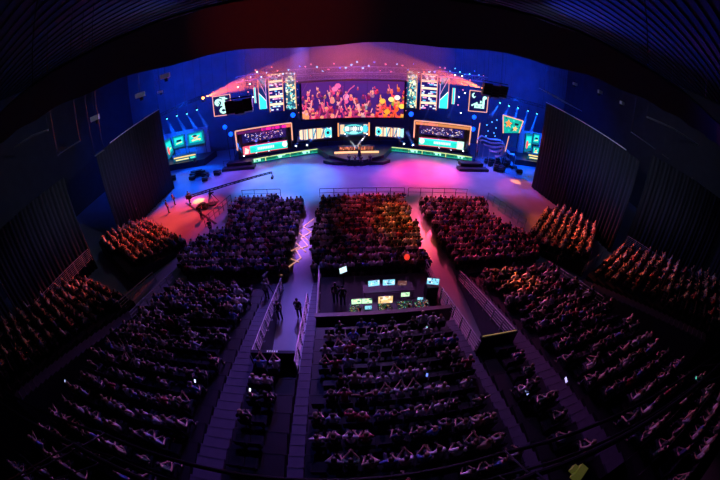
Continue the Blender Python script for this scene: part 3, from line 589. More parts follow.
for i, (p, q) in enumerate((((500, 103), (491, 116)), ((509, 106), (503, 120)), ((518, 108), (513, 124)), ((528, 111), (522, 130)), ((537, 114), (531, 132)))):
    beam_lamp(aty(*p, 46), aty(*q, 45), (0, .08, 1), 30000, 'blue beam lamp high above the right analyst set, %s in line' % ORD[i], M_cyanl, .09, .42, 9, size=1.0, hang=24.52)
for i, (p, y) in enumerate((((225, 127), 50), ((231, 134), 48.6), ((293, 115), 50.4), ((411, 114), 50.4), ((474, 117), 50), ((473, 129), 49))):
    a = aty(*p, y); e = empty('stage_light', a, label='round blue lamp, %s from the left among the six soft ones' % ORD[i], cat='stage light')
    MB().tube((0, -.1, 0), (0, .4, 0), .48, .3, 14).build('lamp_body', M_blackm, e); MB().ball((0, -.1, 0), .42, (1, .45, 1), 12, 8).build('lens', mat('saturated blue lens', (.1, .3, .9), .3, emit=(0.0, .085, 1.0), es=2.6), e, smooth=True)
    MB().box((0, .45, 0), (.12, .12, .9)).build('bracket', M_blackm, e); MB().tube((0, .5, -.4), (0, .5, (SD if -17 < a.x < 22 else 0) - a.z), .05).box((0, .25, -.42), (.1, .6, .1)).build('pole', M_blackm, e)
# the two strong orange followspots sweeping the haze
beam_lamp(aty(203, 98, 46.4), aty(446, 50, 24), (1, .13, .01), 240000, 'strong orange lamp at the left end of the rig', M_orgl, .25, 3.0, 11, M_haze2, size=1.5, hang=24.52)
beam_lamp(aty(483, 88, 45.6), aty(246, 54, 24), (1, .13, .01), 240000, 'strong orange lamp at the right end of the rig', M_orgl, .25, 3.0, 11, M_haze2, size=1.5, hang=24.52)
for i, (p, q, y, c) in enumerate((((311, 76), (284, 128), 49.5, MAG), ((284, 82), (300, 120), 50.2, MAG), ((440, 84), (420, 128), 49.5, MAG), ((462, 84), (448, 118), 49.5, MAG))):
    beam_lamp(aty(*p, y), aty(*q, y - 1), (1, .08, .2), 500, 'magenta beam lamp on the rig, %s from the left' % ORD[i], M_pink, .06, .22, 5, hang=24.52)

# ------------------------------------------------------------------ rig above the stage
truss((-15.5, 47, 14.3), (24.0, 47, 14.3), 0.9, 0.06, label='main front lighting truss arching over the stage front', cat='truss')
for x in (-14, -4, 9, 22):
    o = MB().tube((x, 47, 14.8), (x, 47, 24.52), .03, n=4).build('hoist_chain', M_blackm, label='hoist chain of the main lighting truss, at %s' % {-14: 'its left end', -4: 'its left middle', 9: 'its right middle', 22: 'its right end'}[x], cat='chain')
heads = empty('x'); bpy.data.objects.remove(heads)
def par(p, m, label, group, s=1.0, d=(0, -.8, -.6), hang=0):
    d = Vector(d).normalized(); e = empty('par_lamp', p, label=label, cat='lamp', group=group)
    if hang: MB().tube((0, 0, 0), (0, 0, hang - e.location.z), .012, n=4).build('hanger', M_blackm, e)
    MB().tube(-d * .3 * s, Vector((0, 0, 0)), .11 * s, .15 * s, 8).build('can', M_blackm, e); MB().tube(Vector((0, 0, 0)), d * .02, .12 * s, .12 * s, 8).build('lens', m, e); return e
rr = random.Random(3)
for i in range(44):
    x = -13 + i * 36 / 43; z = 14.2 + rr.uniform(-.15, 1.3)
    par((x, 46.25, z), rr.choice([M_cyanl, M_cyanl, M_bluel, M_pink, M_cyanl]), 'small lamp in the crowded row along the main lighting truss', 'small lamps along the main truss', rr.uniform(.6, 1.2), hang=24.52)
for i, (px, py) in enumerate(((243, 80), (250, 84), (238, 87), (248, 92), (240, 97), (253, 97), (244, 104), (257, 72), (462, 76), (463, 90), (459, 97), (465, 93), (458, 105), (461, 113), (455, 75), (470, 80))):
    par(aty(px, py, 46.2), M_white if i % 3 else M_pink, 'bright pinpoint lamp, %s of those beside the strip screens' % ORD[i], None, 1.0, hang=24.52)
for i in range(10):
    s = i % 2; zz = 6 + (i // 2) * 1.35; x = -6.5 if s == 0 else 11.4
    par((x, 51, zz + 1.2), M_pink, 'small pink lamp climbing the %s edge of the video wall, %s from below' % ('left' if s == 0 else 'right', ORD[i // 2]), None, .6, hang=24.52)
for i, (px, py) in enumerate(((492, 122), (487, 125), (488, 131), (497, 120), (486, 136), (495, 136), (496, 128), (494, 133))):
    par(aty(px, py, 46), M_cyanl, 'tiny blue lamp on the ladder rig beside the right team booth, %s one' % ORD[i], None, .8, hang=24.52)
truss((-31.5, 47.4, 10.9), (-21.5, 47.4, 12.6), .5, .04, m=M_blackm, label='sloping lamp truss above the left analyst set', cat='truss'); truss((26, 46.4, 12.0), (36.5, 46.4, 11.5), .5, .04, m=M_blackm, label='sloping lamp truss above the right analyst set', cat='truss')
for (x, y, z, nm) in ((-31, 47.4, 11.3, 'left end of the left sloping truss'), (-22, 47.4, 12.8, 'right end of the left sloping truss'), (26.5, 46.4, 12.2, 'left end of the right sloping truss'), (36, 46.4, 11.7, 'right end of the right sloping truss'), (-11.8, 51.3, 13.4, 'left end of the video wall truss'), (17.2, 51.3, 13.4, 'right end of the video wall truss')):
    MB().tube((x, y, z - .6), (x, y, 24.52), .03, n=4).build('hoist_chain', M_blackm, label='hoist chain at the %s' % nm, cat='chain')
# vertical pole lights
for (p, q, y, nm) in (((480, 123), (477, 143), 46.5, 'between the right booth and the blue cables'), ((509, 136), (505, 152), 43, 'under the teal sign')):
    a, b = aty(*p, y), aty(*q, y); e = empty('light_pole', b, label='glowing orange upright tube %s' % nm, cat='light'); MB().tube((0, 0, 0), a - b, .08).build('glow_tube', M_amber, e); MB().tube((0, 0, 0), (0, 0, -b.z), .04).box((0, 0, -b.z + .02), (.5, .5, .04)).build('stand', M_blackm, e)

# hanging loudspeaker clusters seen as black silhouettes
for (x, y, z, nm, rz) in ((-9.9, 30, 11.7, 'left', .15), (16.5, 30, 13.5, 'right', -.15)):
    e = empty('loudspeaker_array', (x, y, z), rz, label='black hanging loudspeaker cluster at the %s' % nm, cat='loudspeaker')
    for k, xo in enumerate((-.93, 0, .93)):
        m_ = MB(); zz = .0 if k != 1 else -.15
        for q in range(4): m_.box((xo, .12 * q, zz + .55 - q * .36), (.95, .8, .4), M=Matrix.Rotation(-.12 * q, 3, 'X'))
        m_.build('speaker_column', M_blackm, e, bevel=.03)
    MB().box((0, 0, .95), (2.8, .3, .12)).tube((-1, 0, 1), (-1, 0, 24.52 - z), .02, n=4).tube((1, 0, 1), (1, 0, 24.52 - z), .02, n=4).build('rigging_bar', M_blackm, e)

# ------------------------------------------------------------------ analyst sets left and right of the stage
def analyst(px, label, y, side, seed):
    """three teal panels fanned behind a lit desk; px = list of (TL, TR, BL, BR) photo corners at depth y"""
    e = empty('analyst_set', aty(*px[0][2], y) * 1.0, label=label, cat='stage set'); e.location.z = 0; r = random.Random(seed)
    for i, (a, b, c, d) in enumerate(px):
        A, B, C_, D = aty(*a, y), aty(*b, y), aty(*c, y), aty(*d, y)
        cv = Cv(44, 36, s2l((.04, .25, .45))); cv.re(0, 0, 44, 36, s2l((.05, .5, .55)), .5); cv.re(5, 7, 39, 31, s2l((.05, .78, .72)))
        cv.re(8, 20, 36, 28, s2l((.15, .9, .85))); cv.li(12, 12, 34, 15, 3, s2l((.85, .95, .7)))
        if i == 1: cv.re(14, 17, 32, 23, s2l((.06, .06, .12)))
        if i == 2: cv.li(14, 26, 32, 12, 4, s2l((.95, .8, .6))); cv.li(12, 14, 32, 24, 3, s2l((.9, .7, .5))); cv.el(20, 25, 6, 3, s2l((.1, .1, .15)))
        if i == 0: cv.el(14, 14, 7, 8, s2l((.95, .35, .35)))
        cv.a *= .95
        led('teal_panel', cv, loc(A, e), loc(B, e), loc(C_, e), loc(D, e), e)
        n = Vector((0, .25, 0)); mb = MB(); q = [Vector(loc(v, e)) for v in (A, B, D, C_)]; mb.add([v + n * .2 for v in q] + [v + n for v in q], [(0, 1, 2, 3), (4, 5, 6, 7), (0, 1, 5, 4), (1, 2, 6, 5), (2, 3, 7, 6), (3, 0, 4, 7)])
        for v in q[2:]: mb.tube(v + n * .6, (v.x, v.y + .15, 0), .05)
        mb.build('panel_frame', M_blackm, e)
    return e
for (xa, xb, ya, za, zb, nm) in ((-36.5, -24.5, 53.4, 1.2, 6.3, 'left'), (34.5, 42, 50.4, 1.0, 5.6, 'right')):
    mb = MB().bbox((xa, ya, za), (xb, ya + .3, zb))
    for q in range(6): x = xa + (xb - xa) * (q + .5) / 6; mb.bbox((x - .08, ya - .12, za), (x + .08, ya, zb))
    mb.build('set_wall', mat('pale set wall', (.5, .5, .55), .6), label='pale ribbed set wall behind the %s analyst panels, lit blue' % nm, cat='partition')
    spot(((xa + xb) / 2 + (3 if xa < 0 else -3), ya - 8, 12), ((xa + xb) / 2, ya, 3), (0, .12, 1), 14000, 46, 1.0)  # fill spot added to turn the set wall blue
eL = analyst([((164, 141), (170, 138), (169, 160), (174, 152)), ((172, 137), (184, 134), (174, 149), (185, 146)), ((187, 134), (203, 130), (188, 146), (205, 143))], 'left analyst set with three teal panels in the far left corner', 53, -1, 1)
eR = analyst([((526, 133), (533, 134), (524, 152), (531, 151)), ((534, 133), (540, 134), (532, 144), (539, 145)), ((533, 146), (540, 147), (532, 155), (538, 157))], 'right analyst set with pale teal panels in the far right corner', 50, 1, 2)
def set_desk(p, rz, L, label, glow):
    e = empty('analyst_desk', p, rz, label=label, cat='desk')
    MB().prism([(-L / 2, -.4), (L / 2, -.4), (L / 2 - .5, .5), (-L / 2 + .5, .5)], .0, 1.05).build('desk_body', M_deck, e)
    cv = Cv(60, 12, s2l((.05, .3, .4))); cv.re(2, 8, 58, 11, s2l((.95, .8, .5))); cv.re(6, 2, 40, 5, s2l((.9, .85, .55))); cv.re(44, 2, 56, 6, s2l((.3, .95, .8)))
    if glow: led('desk_screen', cv, (-L / 2, -.43, 1.0), (L / 2, -.43, 1.0), (-L / 2, -.43, .05), (L / 2, -.43, .05), e)
    MB().bbox((-L / 2 - .1, -.5, 1.05), (L / 2 + .1, .6, 1.12)).build('desk_top', M_steel, e)
MB().prism([(-37, 48.3), (-24, 49), (-23.5, 54), (-37, 54)], 0, 1.2).build('set_podium', M_deck, label='low podium under the left analyst desk', cat='podium')
set_desk((-28.6, 50.3, 1.2), .12, 5.0, 'analyst desk with glowing yellow and teal front, far left corner', True)
MB().prism([(31, 45.5), (42, 44.5), (43, 51), (32, 51)], 0, 1.0).build('set_podium', M_deck, label='low podium under the right analyst desk', cat='podium')
set_desk((36.5, 46.6, 1.0), -.2, 4.0, 'analyst desk with glowing yellow and teal front on the right podium', True)
# teal sign on a stand, right
TS = [aty(*p, 43) for p in ((503, 115), (523, 121), (503, 133), (519, 133))]
e = empty('led_sign', (TS[2].x, 43, 0), label='teal graphic sign with orange star and orange border, right of the booths', cat='sign')
cv = Cv(48, 40, s2l((.04, .62, .58)));
for i in range(22): q = rr.uniform(0, 44), rr.uniform(0, 34); cv.re(q[0], q[1], q[0] + rr.uniform(2, 6), q[1] + rr.uniform(2, 6), s2l(rr.choice([(.03, .4, .42), (.1, .8, .7), (.05, .7, .6)])))
cv.po([(14, 34), (17, 27), (24, 26), (18, 21), (20, 14), (14, 18), (8, 14), (10, 21), (5, 26), (11, 27)], s2l((1, .55, .25))); cv.po([(34, 20), (36, 15), (41, 14), (37, 10), (38, 5), (33, 8), (28, 5), (30, 10), (26, 14), (31, 15)], s2l((1, .75, .45))); cv.re(30, 22, 40, 28, s2l((.05, .1, .2)))
led('sign_face', cv, *[loc(v, e) for v in TS], e)
q = [Vector(loc(v, e)) + Vector((0, -.06, 0)) for v in (TS[2], TS[0], TS[1], TS[3])]; MB().path(q, .10).build('neon_border', M_amber, e)
MB().tube(q[0] + Vector((0, .2, 0)), (q[0].x, q[0].y + .2, 0), .06).tube(q[3] + Vector((0, .2, 0)), (q[3].x, q[3].y + .2, 0), .06).build('stand', M_blackm, e)
# heaps of flight cases and gear between booth and sets, catching the blue light
r = random.Random(12); GR = 0
for (x0, x1, y0, y1, n, nm) in ((-24, -19, 40.5, 44, 9, 'left of the stage'), (24.5, 31, 39.5, 46, 16, 'right of the stage'), (-32, -27, 40, 43, 5, 'by the left analyst podium')):
    for i in range(n):
        x, y, h, a = r.uniform(x0, x1), r.uniform(y0, y1), r.uniform(.5, 1.4), r.uniform(-.5, .5); e = empty('flight_case', (x, y, 0), a, label='blue-lit flight case, %s among the gear %s' % (ORD[i], nm), cat='case', group='flight cases %s' % nm)
        wx, wy = r.uniform(.6, 1.3), r.uniform(.5, .8); MB().bbox((-wx / 2, -wy / 2, .12), (wx / 2, wy / 2, h)).build('case_body', M_blackm, e, bevel=.03)
        MB().bbox((-wx / 2 - .01, -wy / 2 - .01, h * .7), (wx / 2 + .01, wy / 2 + .01, h * .7 + .04)).build('edge_band', M_steel, e)
        for q in (-1, 1):
            for q2 in (-1, 1): MB().ball((q * (wx / 2 - .1), q2 * (wy / 2 - .1), .06), .06, nu=6, nv=4).build('caster', M_blackm, e)
# curved blue fabric sails by the right booth
for i in range(5):
    a = aty(478 + i * 4, 141 + i * 3.5, 44 - i * .3); mb = MB(); v = []; f = []; N = 14
    for k in range(N + 1):
        t = k / N; x = a.x + t * 4.6; y = a.y + .9 * sin(t * 5 + i); z = max(.3, a.z) + .5 * sin(t * pi) + .25 * sin(t * 9 + i)
        v += [(x, y, z), (x, y + .45, z + .2)]
    for k in range(N): f.append((2 * k, 2 * k + 2, 2 * k + 3, 2 * k + 1))
    mb.add(v, f)
    for k in (0, N): mb.tube(v[2 * k], (v[2 * k][0], v[2 * k][1], 0), .03)
    o = mb.build('fabric_sail', mat('pale stretch fabric', (.55, .55, .6), .6), label='wavy blue-lit fabric strip beside the right booth, %s from the booth' % ORD[i], cat='fabric', smooth=True); s_ = o.modifiers.new('solid', 'SOLIDIFY'); s_.thickness = .02

# low black counters in front of the wings
for (p, q, nm) in (((223, 169), (255, 166), 'left'), ((458, 168), (487, 169), 'right')):
    a, b = atz(*p, .3), atz(*q, .3); c = (a + b) / 2; e = empty('camera_riser', (c.x, c.y, 0), math.atan2(b.y - a.y, b.x - a.x), label='low black camera riser on the floor before the %s wing' % nm, cat='riser'); L = (b - a).length
    MB().bbox((-L / 2, -.7, 0), (L / 2, .7, .45)).bbox((-L / 2 + .6, .3, .45), (L / 2 - .6, 1.6, 1.0)).build('riser_deck', M_blackm, e, bevel=.03)
    MB().tube((-L / 2, .6, .45), (-L / 2, .6, 1.4), .03).tube((L / 2, .6, .45), (L / 2, .6, 1.4), .03).tube((-L / 2, .6, 1.4), (L / 2, .6, 1.4), .03).build('guard_rail', M_blackm, e)

# ------------------------------------------------------------------ camera crane on the left floor
fu = Vector((-15.9, 32.2, 1.9)); tipp = Vector((-8.0, 33.6, 2.95)); dd = (tipp - fu).normalized(); tail = fu - dd * 3.0
cr = empty('camera_crane', (fu.x, fu.y, 0), label='long black camera crane reaching across the floor from the left', cat='camera crane')
mb = MB(); u = Vector((0, 0, 1))
for o_ in (-.13, .13): mb.tube(Vector(loc(tail, cr)) + u * o_, Vector(loc(tipp, cr)) + u * o_ * .6, .085, .06)
for k in range(20):
    a = tail.lerp(tipp, k / 20); b = tail.lerp(tipp, (k + 1) / 20); s_ = 1 if k % 2 else -1; mb.tube(Vector(loc(a, cr)) + u * .12 * s_, Vector(loc(b, cr)) - u * .12 * s_, .04, n=4)
mb.build('boom', M_blackm, cr)
MB().box(loc(tail, cr), (.7, .35, .5)).build('counterweight', M_blackm, cr)
mb = MB();
for a in (0.5, 2.6, 4.7): mb.tube((0, 0, 1.75), (cos(a) * .9, sin(a) * .9, .1), .045)
mb.tube((0, 0, 1.2), (0, 0, 1.95), .09); mb.build('tripod', M_blackm, cr)
MB().box((0, 0, .08), (1.3, 1.0, .1)).build('dolly', M_blackm, cr)
t = Vector(loc(tipp, cr)); MB().tube(t, t - u * .5, .05).box(t - u * .65, (.25, .55, .3)).tube(t + Vector((0, .25, -.65)), t + Vector((0, .5, -.7)), .09, .1, 10).build('camera_head', M_blackm, cr)
# second small tripod camera in the red floor area
def tripod_cam(p, rz, label, z=0, h=1.5, red=False):
    e = empty('tripod_camera', (p[0], p[1], z), rz, label=label, cat='camera')
    mb = MB()
    for a in (.5, 2.6, 4.7): mb.tube((0, 0, h - .2), (cos(a) * .5, sin(a) * .5, 0), .025)
    mb.build('tripod', M_blackm, e); MB().box((0, 0, h), (.2, .5, .25)).tube((0, .25, h), (0, .5, h), .08, .1, 10).box((0, -.2, h + .18), (.12, .15, .1)).build('camera_body', M_blackm, e, bevel=.02)
    MB().tube((.1, -.2, h), (.25, -.7, h - .15), .015).build('pan_handle', M_blackm, e)
p = atz(212, 201, .5); tripod_cam(p, -.6, 'small tripod camera on the red-lit floor left of the blocks')
p = atz(204, 206, .3); MB().bbox((-1.0, -.5, 0), (.5, .5, .45)).bbox((-.6, -.3, .45), (.2, .3, .7)).build('equipment_chest', M_blackm, label='black equipment chest on the red-lit floor', cat='chest', bevel=.04).location = (p.x, p.y, 0)
a, b = atz(186, 203), atz(216, 224); MB().bbox((-.12, 0, 0), (.12, (b - a).length, .06)).build('cable_ramp', M_blackm, label='dark cable ramp crossing the red-lit floor', cat='cable ramp').location = a
o = bpy.data.objects['cable_ramp']; o.rotation_euler.z = math.atan2(b.y - a.y, b.x - a.x) - pi / 2

# ------------------------------------------------------------------ railings
def railing(pts, h, bars, label, name='guard_railing', post=1.4, r=.025, m=None, zoff=0):
    """posts and horizontal bars along ground points pts"""
    c = Vector(pts[0]); e = empty(name, c, label=label, cat='railing'); P = [Vector(p) - c for p in pts]; mb = MB(); n = 0; pm = MB()
    for k in range(bars):
        z = h * (k + 1) / bars; mb.path([p + Vector((0, 0, z)) for p in P], r if k < bars - 1 else r * 1.5, 6)
    mb.build('rail_bars', m or M_steel, e)
    for a, b in zip(P, P[1:]):
        L = (b - a).length; q = max(1, round(L / post))
        for k in range(q + 1):
            x = a.lerp(b, k / q); pm = MB().tube(x, x + Vector((0, 0, h)), r * 1.4, n=6); pm.box(x + Vector((0, 0, .01)), (.12, .12, .02)); pm.build('post', m or M_steel, e)
    return e
def floorrail(p, q, label, h=1.05, bars=2, post=1.6, m=None): return railing([atz(*p), atz(*q)], h, bars, label, 'crowd_barrier', post, .022, m)
floorrail((243, 198), (281, 197), 'low barrier before the left floor block', m=M_blackm); floorrail((320, 197), (404, 196), 'low barrier before the centre floor block', m=M_blackm); floorrail((408, 196), (466, 197), 'low barrier before the right floor block', m=M_blackm)
floorrail((206, 227), (232, 203), 'slanted row of barrier posts at the left floor edge', 1.1, 2, .9, M_blackm)
floorrail((487, 201), (524, 228), 'slanted barrier at the right floor edge', 1.1, 3, 1.2); floorrail((155, 226), (178, 243), 'pale barrier before the left side seats', .9, 4, 1.5)

# ------------------------------------------------------------------ seating tiers
PIT, RIS = 1.0, .30; Y0 = 17.0
def W(o, rz, x, y): return Vector((o[0] + cos(rz) * x - sin(rz) * y, o[1] + sin(rz) * x + cos(rz) * y))
def tier(o, rz, x0, x1, k0, k1, z0, pit, rise, label, name='seating_tier', m=None, under=0.0):
    mb = MB()
    for k in range(k0, k1): mb.bbox((x0, -(k + 1) * pit, under if under else 0.0), (x1, -k * pit, z0 + (k + 1) * rise))
    for k in range(k0, k1): mb.bbox((x0, -k * pit - .05, z0 + (k + 1) * rise - .01), (x1, -k * pit + .02, z0 + (k + 1) * rise + .012))
    ob = mb.build(name, m or M_tier, label=label, cat='tier' if name != 'stairway' else 'stairs'); ob.location = (o[0], o[1], 0); ob.rotation_euler.z = rz; return ob
O0 = (0, Y0)
tier(O0, 0, -14.2, -5.7, 0, 22, 0, PIT, RIS, 'dark raked tier left of the left gangway')
tier(O0, 0, -1.65, 5.7, 6, 18, 0, PIT, RIS, 'dark raked tier behind the control desk')
tier(O0, 0, 9.8, 17.6, 0, 22, 0, PIT, RIS, 'dark raked tier right of the right gangway')
tier(O0, 0, -4.45, -2.35, 9, 18, 0, PIT, RIS, 'narrow tier above the left entrance', under=2.4)
tier(O0, 0, 6.4, 8.6, 9, 18, 0, PIT, RIS, 'narrow tier above the right entrance', under=2.4)
for x0, x1, k0, nm in ((-5.65, -4.55, 0, 'beside the left tier'), (-2.25, -1.7, 0, 'between left entrance and control desk'), (5.75, 6.3, 6, 'between centre tier and right entrance'), (8.7, 9.75, 0, 'beside the right tier')):
    tier(O0, 0, x0, x1, k0 * 2, 36, 0, PIT / 2, RIS / 2, 'grey-blue stairs %s' % nm, 'stairway', M_step)
LB = (-15.6, 13.3); RZB = radians(-16); RB = (19.8, 13.6); RZR = radians(20)
tier(LB, RZB, -10.2, -.6, 0, 19, 1.1, PIT, RIS, 'dark tier in the far left corner'); tier(RB, RZR, .6, 11.6, 0, 21, 1.1, PIT, RIS, 'dark tier in the far right corner')
tier(LB, RZB, -.5, .6, 0, 26, .9, PIT / 2, RIS / 2, 'stairs between the left tier and far left corner', 'stairway', M_step); tier(RB, RZR, -.6, .5, 0, 26, .9, PIT / 2, RIS / 2, 'stairs between the right tier and far right corner', 'stairway', M_step)
LA = (-19.6, 25.6); RZA = radians(-31); RA = (20.4, 23.6); RZC = radians(40)
tier(LA, RZA, -5.6, 5.4, 0, 8, -.1, .9, .2, 'low angled tier left of the floor blocks'); tier(RA, RZC, -4.5, 8.0, 0, 8, -.1, .9, .2, 'low angled tier right of the floor blocks')
def rk(x, y): return Vector((x, y, max(0, .3 * (Y0 - y)) + .02))
for x, ya, yb, nm in ((-4.47, 16.6, 7.9, 'left side of the left entrance'), (-2.33, 14.2, 7.6, 'right side of the left entrance'), (6.36, 13.9, 7.9, 'left side of the right entrance'), (8.65, 16.4, 8.4, 'right side of the right entrance')):
    railing([(x, ya, .3 * (Y0 - ya)), (x, yb, .3 * (Y0 - yb))], 1.0, 5, 'sloping steel railing on the %s' % nm, post=1.15)
railing([(-14.4, 17.6, .0), (-14.4, 11.0, 1.8)], 1.0, 4, 'sloping steel railing at the left end of the left tier', post=1.2); railing([(-16.6, 17.6, 0), (-16.8, 12.4, 1.3)], 1.0, 4, 'steel railing across the gangway at the far left', post=1.2)
railing([(17.7, 16.8, .0), (17.7, 9.5, 2.2)], 1.0, 4, 'sloping steel railing at the right end of the right tier', post=1.2); railing([(20.2, 14.4, 1.1), (24.5, 16.0, 1.1)], 1.0, 4, 'steel railing before the far right corner tier', post=1.2)
def side_rail(p, q, z, label):
    a, b = atz(*p, z), atz(*q, z + .5); railing([a - Vector((0, 0, 1.3)), b - Vector((0, 0, 1.3))], 1.3, 7, label, post=1.3, r=.022)
side_rail((88, 249), (28, 311), 3.0, 'tall barred railing between far left seats and drape'); side_rail((628, 236), (692, 280), 3.2, 'tall barred railing between far right seats and drape')
# parapets over the two entrances, with a small pale notice
for x0, x1, nm in ((-4.45, -2.35, 'left'), (6.4, 8.6, 'right')):
    e = empty('parapet', ((x0 + x1) / 2, 8.1, 2.4), label='black parapet over the %s entrance' % nm, cat='parapet'); MB().bbox((-(x1 - x0) / 2, -.08, 0), ((x1 - x0) / 2, .08, 1.45)).build('panel', M_blackm, e)
    mb = MB(); r = random.Random(4)
    if nm == 'left':
        for k in range(5): mb.bbox((-.25 + k * .11, .085, 1.452), (-.25 + k * .11 + .075, -.03, 1.456))
        mb.build('notice', mat('pale notice', (.8, .8, .8), .5, emit=(.7, .7, .8), es=.12), e)
    else: MB().tube((-1.0, 0, 1.48), (1.0, 0, 1.48), .02).build('edge_light', mat('yellow edge strip', (.8, .7, .3), .4, emit=(.8, .55, .15), es=.35), e)

# ------------------------------------------------------------------ control desk platform
FX0, FX1, FYB, FYF = -1.7, 6.5, 12.1, 17.3; FZ = .5
MB().bbox((FX0, FYB, 0), (FX1, FYF, FZ)).build('control_platform', M_black, label='dark platform carrying the mixing and control desks', cat='platform')
e = empty('desk_screen_board', ((FX0 + FX1) / 2, FYB - .06, 0), label='wooden topped board fence behind the control desks', cat='partition'); MB().bbox((-4.1, -.06, 0), (4.1, .06, 2.0)).build('wall_panel', mat('grey-brown boards', (.07, .055, .06), .5), e); MB().bbox((-4.15, -.14, 2.0), (4.15, .14, 2.08)).build('cap_board', mat('worn wood', (.14, .09, .08), .5), e)
railing([(FX0, FYB + .1, FZ), (FX0, FYF, FZ)], 1.05, 3, 'railing along the left edge of the control platform', post=1.7); railing([(FX1, FYB + .1, FZ), (FX1 - .3, FYF, FZ)], 1.05, 3, 'railing along the right edge of the control platform', post=1.7)
def table(x, y, w_, d_, label):
    e = empty('folding_table', (x, y, FZ), label=label, cat='table'); MB().bbox((-w_ / 2, -d_ / 2, .71), (w_ / 2, d_ / 2, .76)).build('table_top', M_blackm, e)
    for sx in (-1, 1):
        for sy in (-1, 1): MB().tube((sx * (w_ / 2 - .06), sy * (d_ / 2 - .06), 0), (sx * (w_ / 2 - .06), sy * (d_ / 2 - .06), .71), .02).build('leg', M_blackm, e)
table(1.5, 13.3, 2.4, .8, 'left table of the control row'); table(4.1, 13.3, 2.4, .8, 'right table of the control row'); table(3.0, 15.0, 3.4, .8, 'front table of the control platform')
def monitor(p, w_, h_, rz, cols, label, seed, stand=.18):
    e = empty('monitor', p, rz, label=label, cat='monitor'); z = stand; r = random.Random(seed)
    cv = Cv(20, 12, s2l(cols[0]))
    for k in range(16): x, y = r.uniform(0, 18), r.uniform(0, 10); cv.re(x, y, x + r.uniform(1, 6), y + r.uniform(1, 4), s2l(r.choice(cols)))
    R = Matrix.Rotation(radians(-12), 3, 'X'); c = Vector((0, 0, z + h_ / 2)); P = lambda a, b: c + R @ Vector((a * w_ / 2, -.025, b * h_ / 2))
    MB().box(c, (w_ + .04, .04, h_ + .04), M=R).build('bezel', M_blackm, e); led('screen', cv, P(-1, 1), P(1, 1), P(-1, -1), P(1, -1), e)
    MB().tube((0, .04, 0), (0, .04, z + h_ * .4), .025).box((0, .02, .008), (.28, .2, .016)).build('stand', M_blackm, e)
T = FZ + .76; GW = [(.75, .95, .75), (.5, .8, .6), (.2, .4, .3), (.9, .9, .7)]; BW = [(.5, .8, .9), (.85, .9, .95), (.2, .35, .5)]; OW = [(.9, .75, .5), (.6, .45, .25), (.95, .9, .8)]
monitor((.75, 13.5, T), .62, .36, .05, GW, 'green-white monitor at the left of the control row', 1); monitor((1.4, 13.5, T), .62, .36, 0, GW, 'green-white monitor beside the leftmost one', 2)
monitor((2.55, 13.45, T), .9, .5, 0, OW, 'large beige-lit monitor in the middle of the control row', 3); monitor((1.45, 13.1, T), .42, .26, 0, BW, 'small pale monitor low in the control row', 4, .05)
monitor((2.0, 15.1, T), .75, .42, .1, BW, 'pale blue monitor on the front table, left one', 5); monitor((3.0, 15.1, T), .8, .42, 0, BW, 'pale blue monitor on the front table, middle one', 6)
monitor((3.9, 13.9, T), .55, .3, 0, GW, 'green-white monitor above the mixing console', 7); monitor((3.9, 15.0, T), .6, .34, -.1, [(.35, .2, .2), (.5, .4, .4)], 'dim reddish monitor on the front table', 8)
monitor((5.9, 14.6, FZ + 1.1), .8, .46, -.25, BW, 'bright blue monitor at the right end of the platform', 9, .1); MB().bbox((5.5, 14.3, FZ), (6.3, 15.0, FZ + 1.1)).build('equipment_rack', M_blackm, label='black equipment rack at the right end of the platform', cat='rack', bevel=.02)
monitor((4.85, 13.6, T), .36, .22, -.1, BW, 'small white laptop screen right of the mixing console', 10, .03)
p = aty(343, 270, 16.4); monitor((p.x, p.y, p.z - .25), .55, .42, .5, [(.8, .95, .98), (.7, .9, .95)], 'tilted white screen on a tall pole at the platform front', 11, .05); MB().tube((p.x, p.y + .03, FZ), (p.x, p.y + .03, p.z - .25), .03).build('screen_pole', M_blackm, label='tall pole under the tilted white screen', cat='pole')
def console(x, y, w_, label, seed):
    e = empty('mixing_console', (x, y, T), label=label, cat='console'); MB().add([(-w_ / 2, -.33, 0), (w_ / 2, -.33, 0), (w_ / 2, .33, 0), (-w_ / 2, .33, 0), (-w_ / 2, -.33, .06), (w_ / 2, -.33, .06), (w_ / 2, .33, .2), (-w_ / 2, .33, .2)], [(3, 2, 1, 0), (4, 5, 6, 7), (0, 1, 5, 4), (1, 2, 6, 5), (2, 3, 7, 6), (3, 0, 4, 7)]).build('console_body', M_blackm, e)
    cv = Cv(60, 24, s2l((.04, .05, .07))); r = random.Random(seed)
    for k in range(80): a, b = r.uniform(1, 58), r.uniform(1, 22); cv.re(a, b, a + 1.3, b + 1.2, s2l(r.choice([(.2, .9, .5), (1, .3, .2), (1, .7, .2), (.9, .9, .9), (.2, .6, .9), (.2, .8, .3)])))
    led('control_surface', cv, (-w_ / 2 + .03, .31, .2), (w_ / 2 - .03, .31, .2), (-w_ / 2 + .03, -.31, .068), (w_ / 2 - .03, -.31, .068), e)
console(3.75, 13.15, 1.0, 'mixing console with green lights at the middle of the control row', 1); console(4.85, 13.1, 1.0, 'lighting console with red and orange lights, right in the control row', 2); console(.6, 13.05, .7, 'small console with amber lights, left in the control row', 3); console(2.45, 13.0, .8, 'video switcher with pale buttons below the beige monitor', 4)

